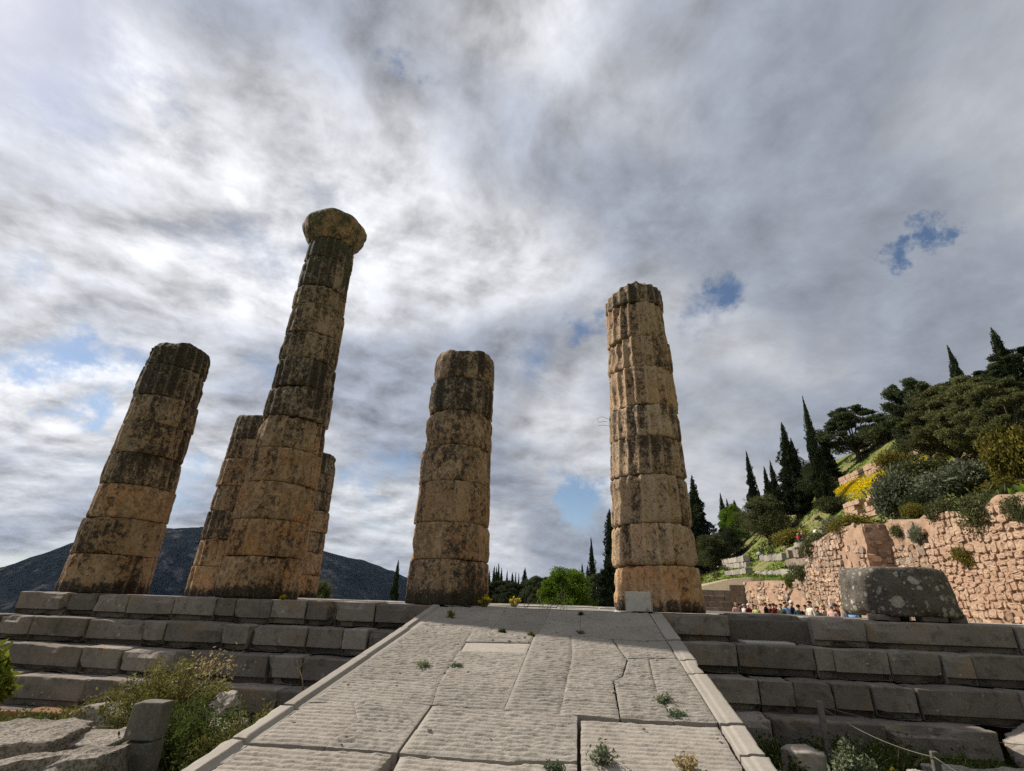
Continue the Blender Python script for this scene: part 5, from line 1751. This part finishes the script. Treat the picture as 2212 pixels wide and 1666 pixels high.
wr = [('dark weeds against the right flank of the ramp', 1.75, 7.3, .40, .45, 'weed_dark', 1), ('dense nettles below the right steps, left end', 2.4, 7.75, .50, .42, 'weed_dark', 2),
      ('green weeds around the grey stake', 2.95, 7.45, .55, .60, 'weed_dark', 2), ('tall green weeds in front of the lowest right step', 3.5, 7.65, .6, .5, 'weed_dark', 0),
      ('weeds beside the small upright block', 2.15, 6.75, .35, .42, 'weed_dark', 0), ('yellow flowered weeds between the pale stones', 3.0, 6.95, .45, .40, 'weed', 4),
      ('grass tuft on the near edge of the flat slab', 5.6, 7.55, .4, .35, 'weed', 0), ('bright weeds at the right picture edge', 6.1, 7.7, .5, .6, 'weed', 1),
      ('weeds along the foot of the lowest step', 4.4, 7.75, .6, .35, 'weed_dark', 0), ('pale stalked weed with whitish heads', 2.8, 6.85, .22, .62, 'greyweed', 0)]
for k, (lab, x, y, r, h, mt, fl) in enumerate(wr):
    weed('weed', lab, (x, y, gz(x, y) + .02), 60 + k, M[mt], GR, r=r, h=h, stems=46, per=70, leaf=(.012, .032), flowers=fl)
# turf patches of the forecourt
rg = np.random.default_rng(123)
pts = []
for (x0, x1, y0, y1, n) in [(-8, -2.8, 3.2, 8.2, 9000), (1.45, 7.5, 5.5, 8.0, 9000)]:
    x = rg.uniform(x0, x1, n); y = rg.uniform(y0, y1, n)
    kp = fbm(np.stack([x, y, 0 * x], 1) * 1.1, 3, 41) > -.15
    pts.append(np.stack([x[kp], y[kp]], 1))
pts.append(np.stack([rg.uniform(-3.7, -2.78, 5000), rg.uniform(3.3, 5.0, 5000)], 1))
xy = np.concatenate(pts)
P = np.column_stack([xy, G(xy[:, 0], xy[:, 1]) + .05 + .05 * rg.random(len(xy))])
V, F = leaves(P, .012, .03, 8, 6.0, 2.0)
tag(link('forecourt_grass', raw_mesh('forecourt_grass', V, F, smooth=False), M['grass']), 'short green grass at the foot of the ramp', 'grass', kind='stuff')

# ------------------------------------------------------------------ small plants rooted in the ramp joints
RP = 'plants in the ramp joints'
rp = [('grey green plant with a yellow bloom on the left half of the ramp', -1.83, 6.37, .16, .13, 'greyweed', 1), ('leggy green plant at the top left of the ramp', -2.12, 8.77, .10, .26, 'weed', 1),
      ('grey weed along the crack at the right of the ramp', .77, 5.72, .13, .12, 'greyweed', 0), ('second grey weed lower in the same crack', .83, 5.42, .12, .09, 'greyweed', 0),
      ('tall grassy weed in the deep gap at the bottom of the ramp', .12, 4.50, .16, .24, 'greyweed', 0), ('flat silvery rosette at the bottom edge of the ramp', -.22, 4.38, .12, .06, 'greyweed', 0),
      ('tuft of dry straw grass at the bottom right of the ramp', .72, 4.50, .12, .22, 'drygrass', 0), ('mossy dry tuft in the joint at the top centre of the ramp', -.70, 7.93, .10, .07, 'weed', 0),
      ('tiny plant in the joint near the top of the ramp', -.03, 8.15, .06, .05, 'greyweed', 0), ('small green plant on the long joint left of centre', -1.16, 8.02, .07, .08, 'weed_dark', 0),
      ('faint seedlings right of the yellow bloom', -1.45, 6.45, .10, .06, 'greyweed', 0), ('sprig at the dark upper joint of the ramp', -.02, 9.35, .05, .07, 'weed_dark', 0)]
for k, (lab, x, y, r, h, mt, fl) in enumerate(rp):
    weed('joint_plant', lab, (x, y, zr(y) - .01), 90 + k, M[mt], RP, stemmat=M['stem'] if mt == 'drygrass' else M[mt], cat='plant', r=r * .72, h=h * .62, stems=15, per=26, leaf=(.006, .017), flowers=fl)
weed('joint_plant', 'clump of yellow flowers at the right foot of the short column', (-1.78, 9.95, 0), 111, M['weed'], 'plants on the temple floor', cat='plant', r=.12, h=.24, stems=30, per=14, leaf=(.008, .02), flowers=16)
weed('joint_plant', 'second clump of yellow flowers further back beside the short column', (-1.45, 11.6, 0), 112, M['weed'], 'plants on the temple floor', cat='plant', r=.18, h=.22, stems=26, per=14, leaf=(.008, .02), flowers=12)
weed('joint_plant', 'small yellow flower at the right foot of the tallest column', (-5.75, 9.9, 0), 113, M['weed'], 'plants on the temple floor', cat='plant', r=.05, h=.12, stems=10, per=12, leaf=(.01, .02), flowers=6)
o = thing('dry_stalks', 'bare dry stalks on the temple floor before the green tree', 'dry plant', (-.75, 10.1, 0))
parts = []
rg = np.random.default_rng(52)
for k in range(16):
    b = np.array([rg.uniform(-.5, .5), rg.uniform(-.1, .5), 0]); tip = b + np.array([rg.uniform(-.25, .25), 0, rg.uniform(.15, .5)])
    parts.append(tube([tuple(b), tuple(b * .5 + tip * .5 + rg.normal(size=3) * .02), tuple(tip)], [.005, .004, .002], 4))
V, Fs = joinparts(parts)
link('stem', raw_mesh('stem', V, Fs), M['stem'], o)

rg = np.random.default_rng(321)
parts = []
for k in range(90):
    x, y = rg.uniform(-2.5, 1.1), rg.uniform(3.6, 9.2)
    a = rg.uniform(.006, .022)
    V, Fs = rock(a, a * rg.uniform(.6, 1), a * .7, 2000 + k, .3, 5)
    parts.append((V + np.array([x, y, zr(y) + .004]), Fs))
V, Fs = joinparts(parts)
tag(link('pebbles', raw_mesh('pebbles', V, Fs, smooth=False), M['rubble']), 'loose pebbles and chips scattered on the ramp', 'pebbles', kind='stuff')

# ------------------------------------------------------------------ air
def build_haze():
    x0, x1, y0, y1, z0, z1 = -5600, 500, -60, 5600, -420, 330
    V = np.array([(x, y, z) for x in (x0, x1) for y in (y0, y1) for z in (z0, z1)], float)
    F = np.array([[0, 1, 3, 2], [4, 6, 7, 5], [0, 4, 5, 1], [2, 3, 7, 6], [0, 2, 6, 4], [1, 5, 7, 3]])
    m = bpy.data.materials.new('thin_haze')
    m.use_nodes = True
    t = NT(m.node_tree)
    out = t.n('ShaderNodeOutputMaterial')
    v = t.n('ShaderNodeVolumePrincipled', None, Color=(.45, .64, 1, 1), Density=1.6e-5, Anisotropy=.2)
    t.t.links.new(v.outputs[0], out.inputs['Volume'])
    o = link('haze', raw_mesh('haze', V, F, smooth=False), m)
    tag(o, None, kind='stuff')


if USE_HAZE:
    build_haze()
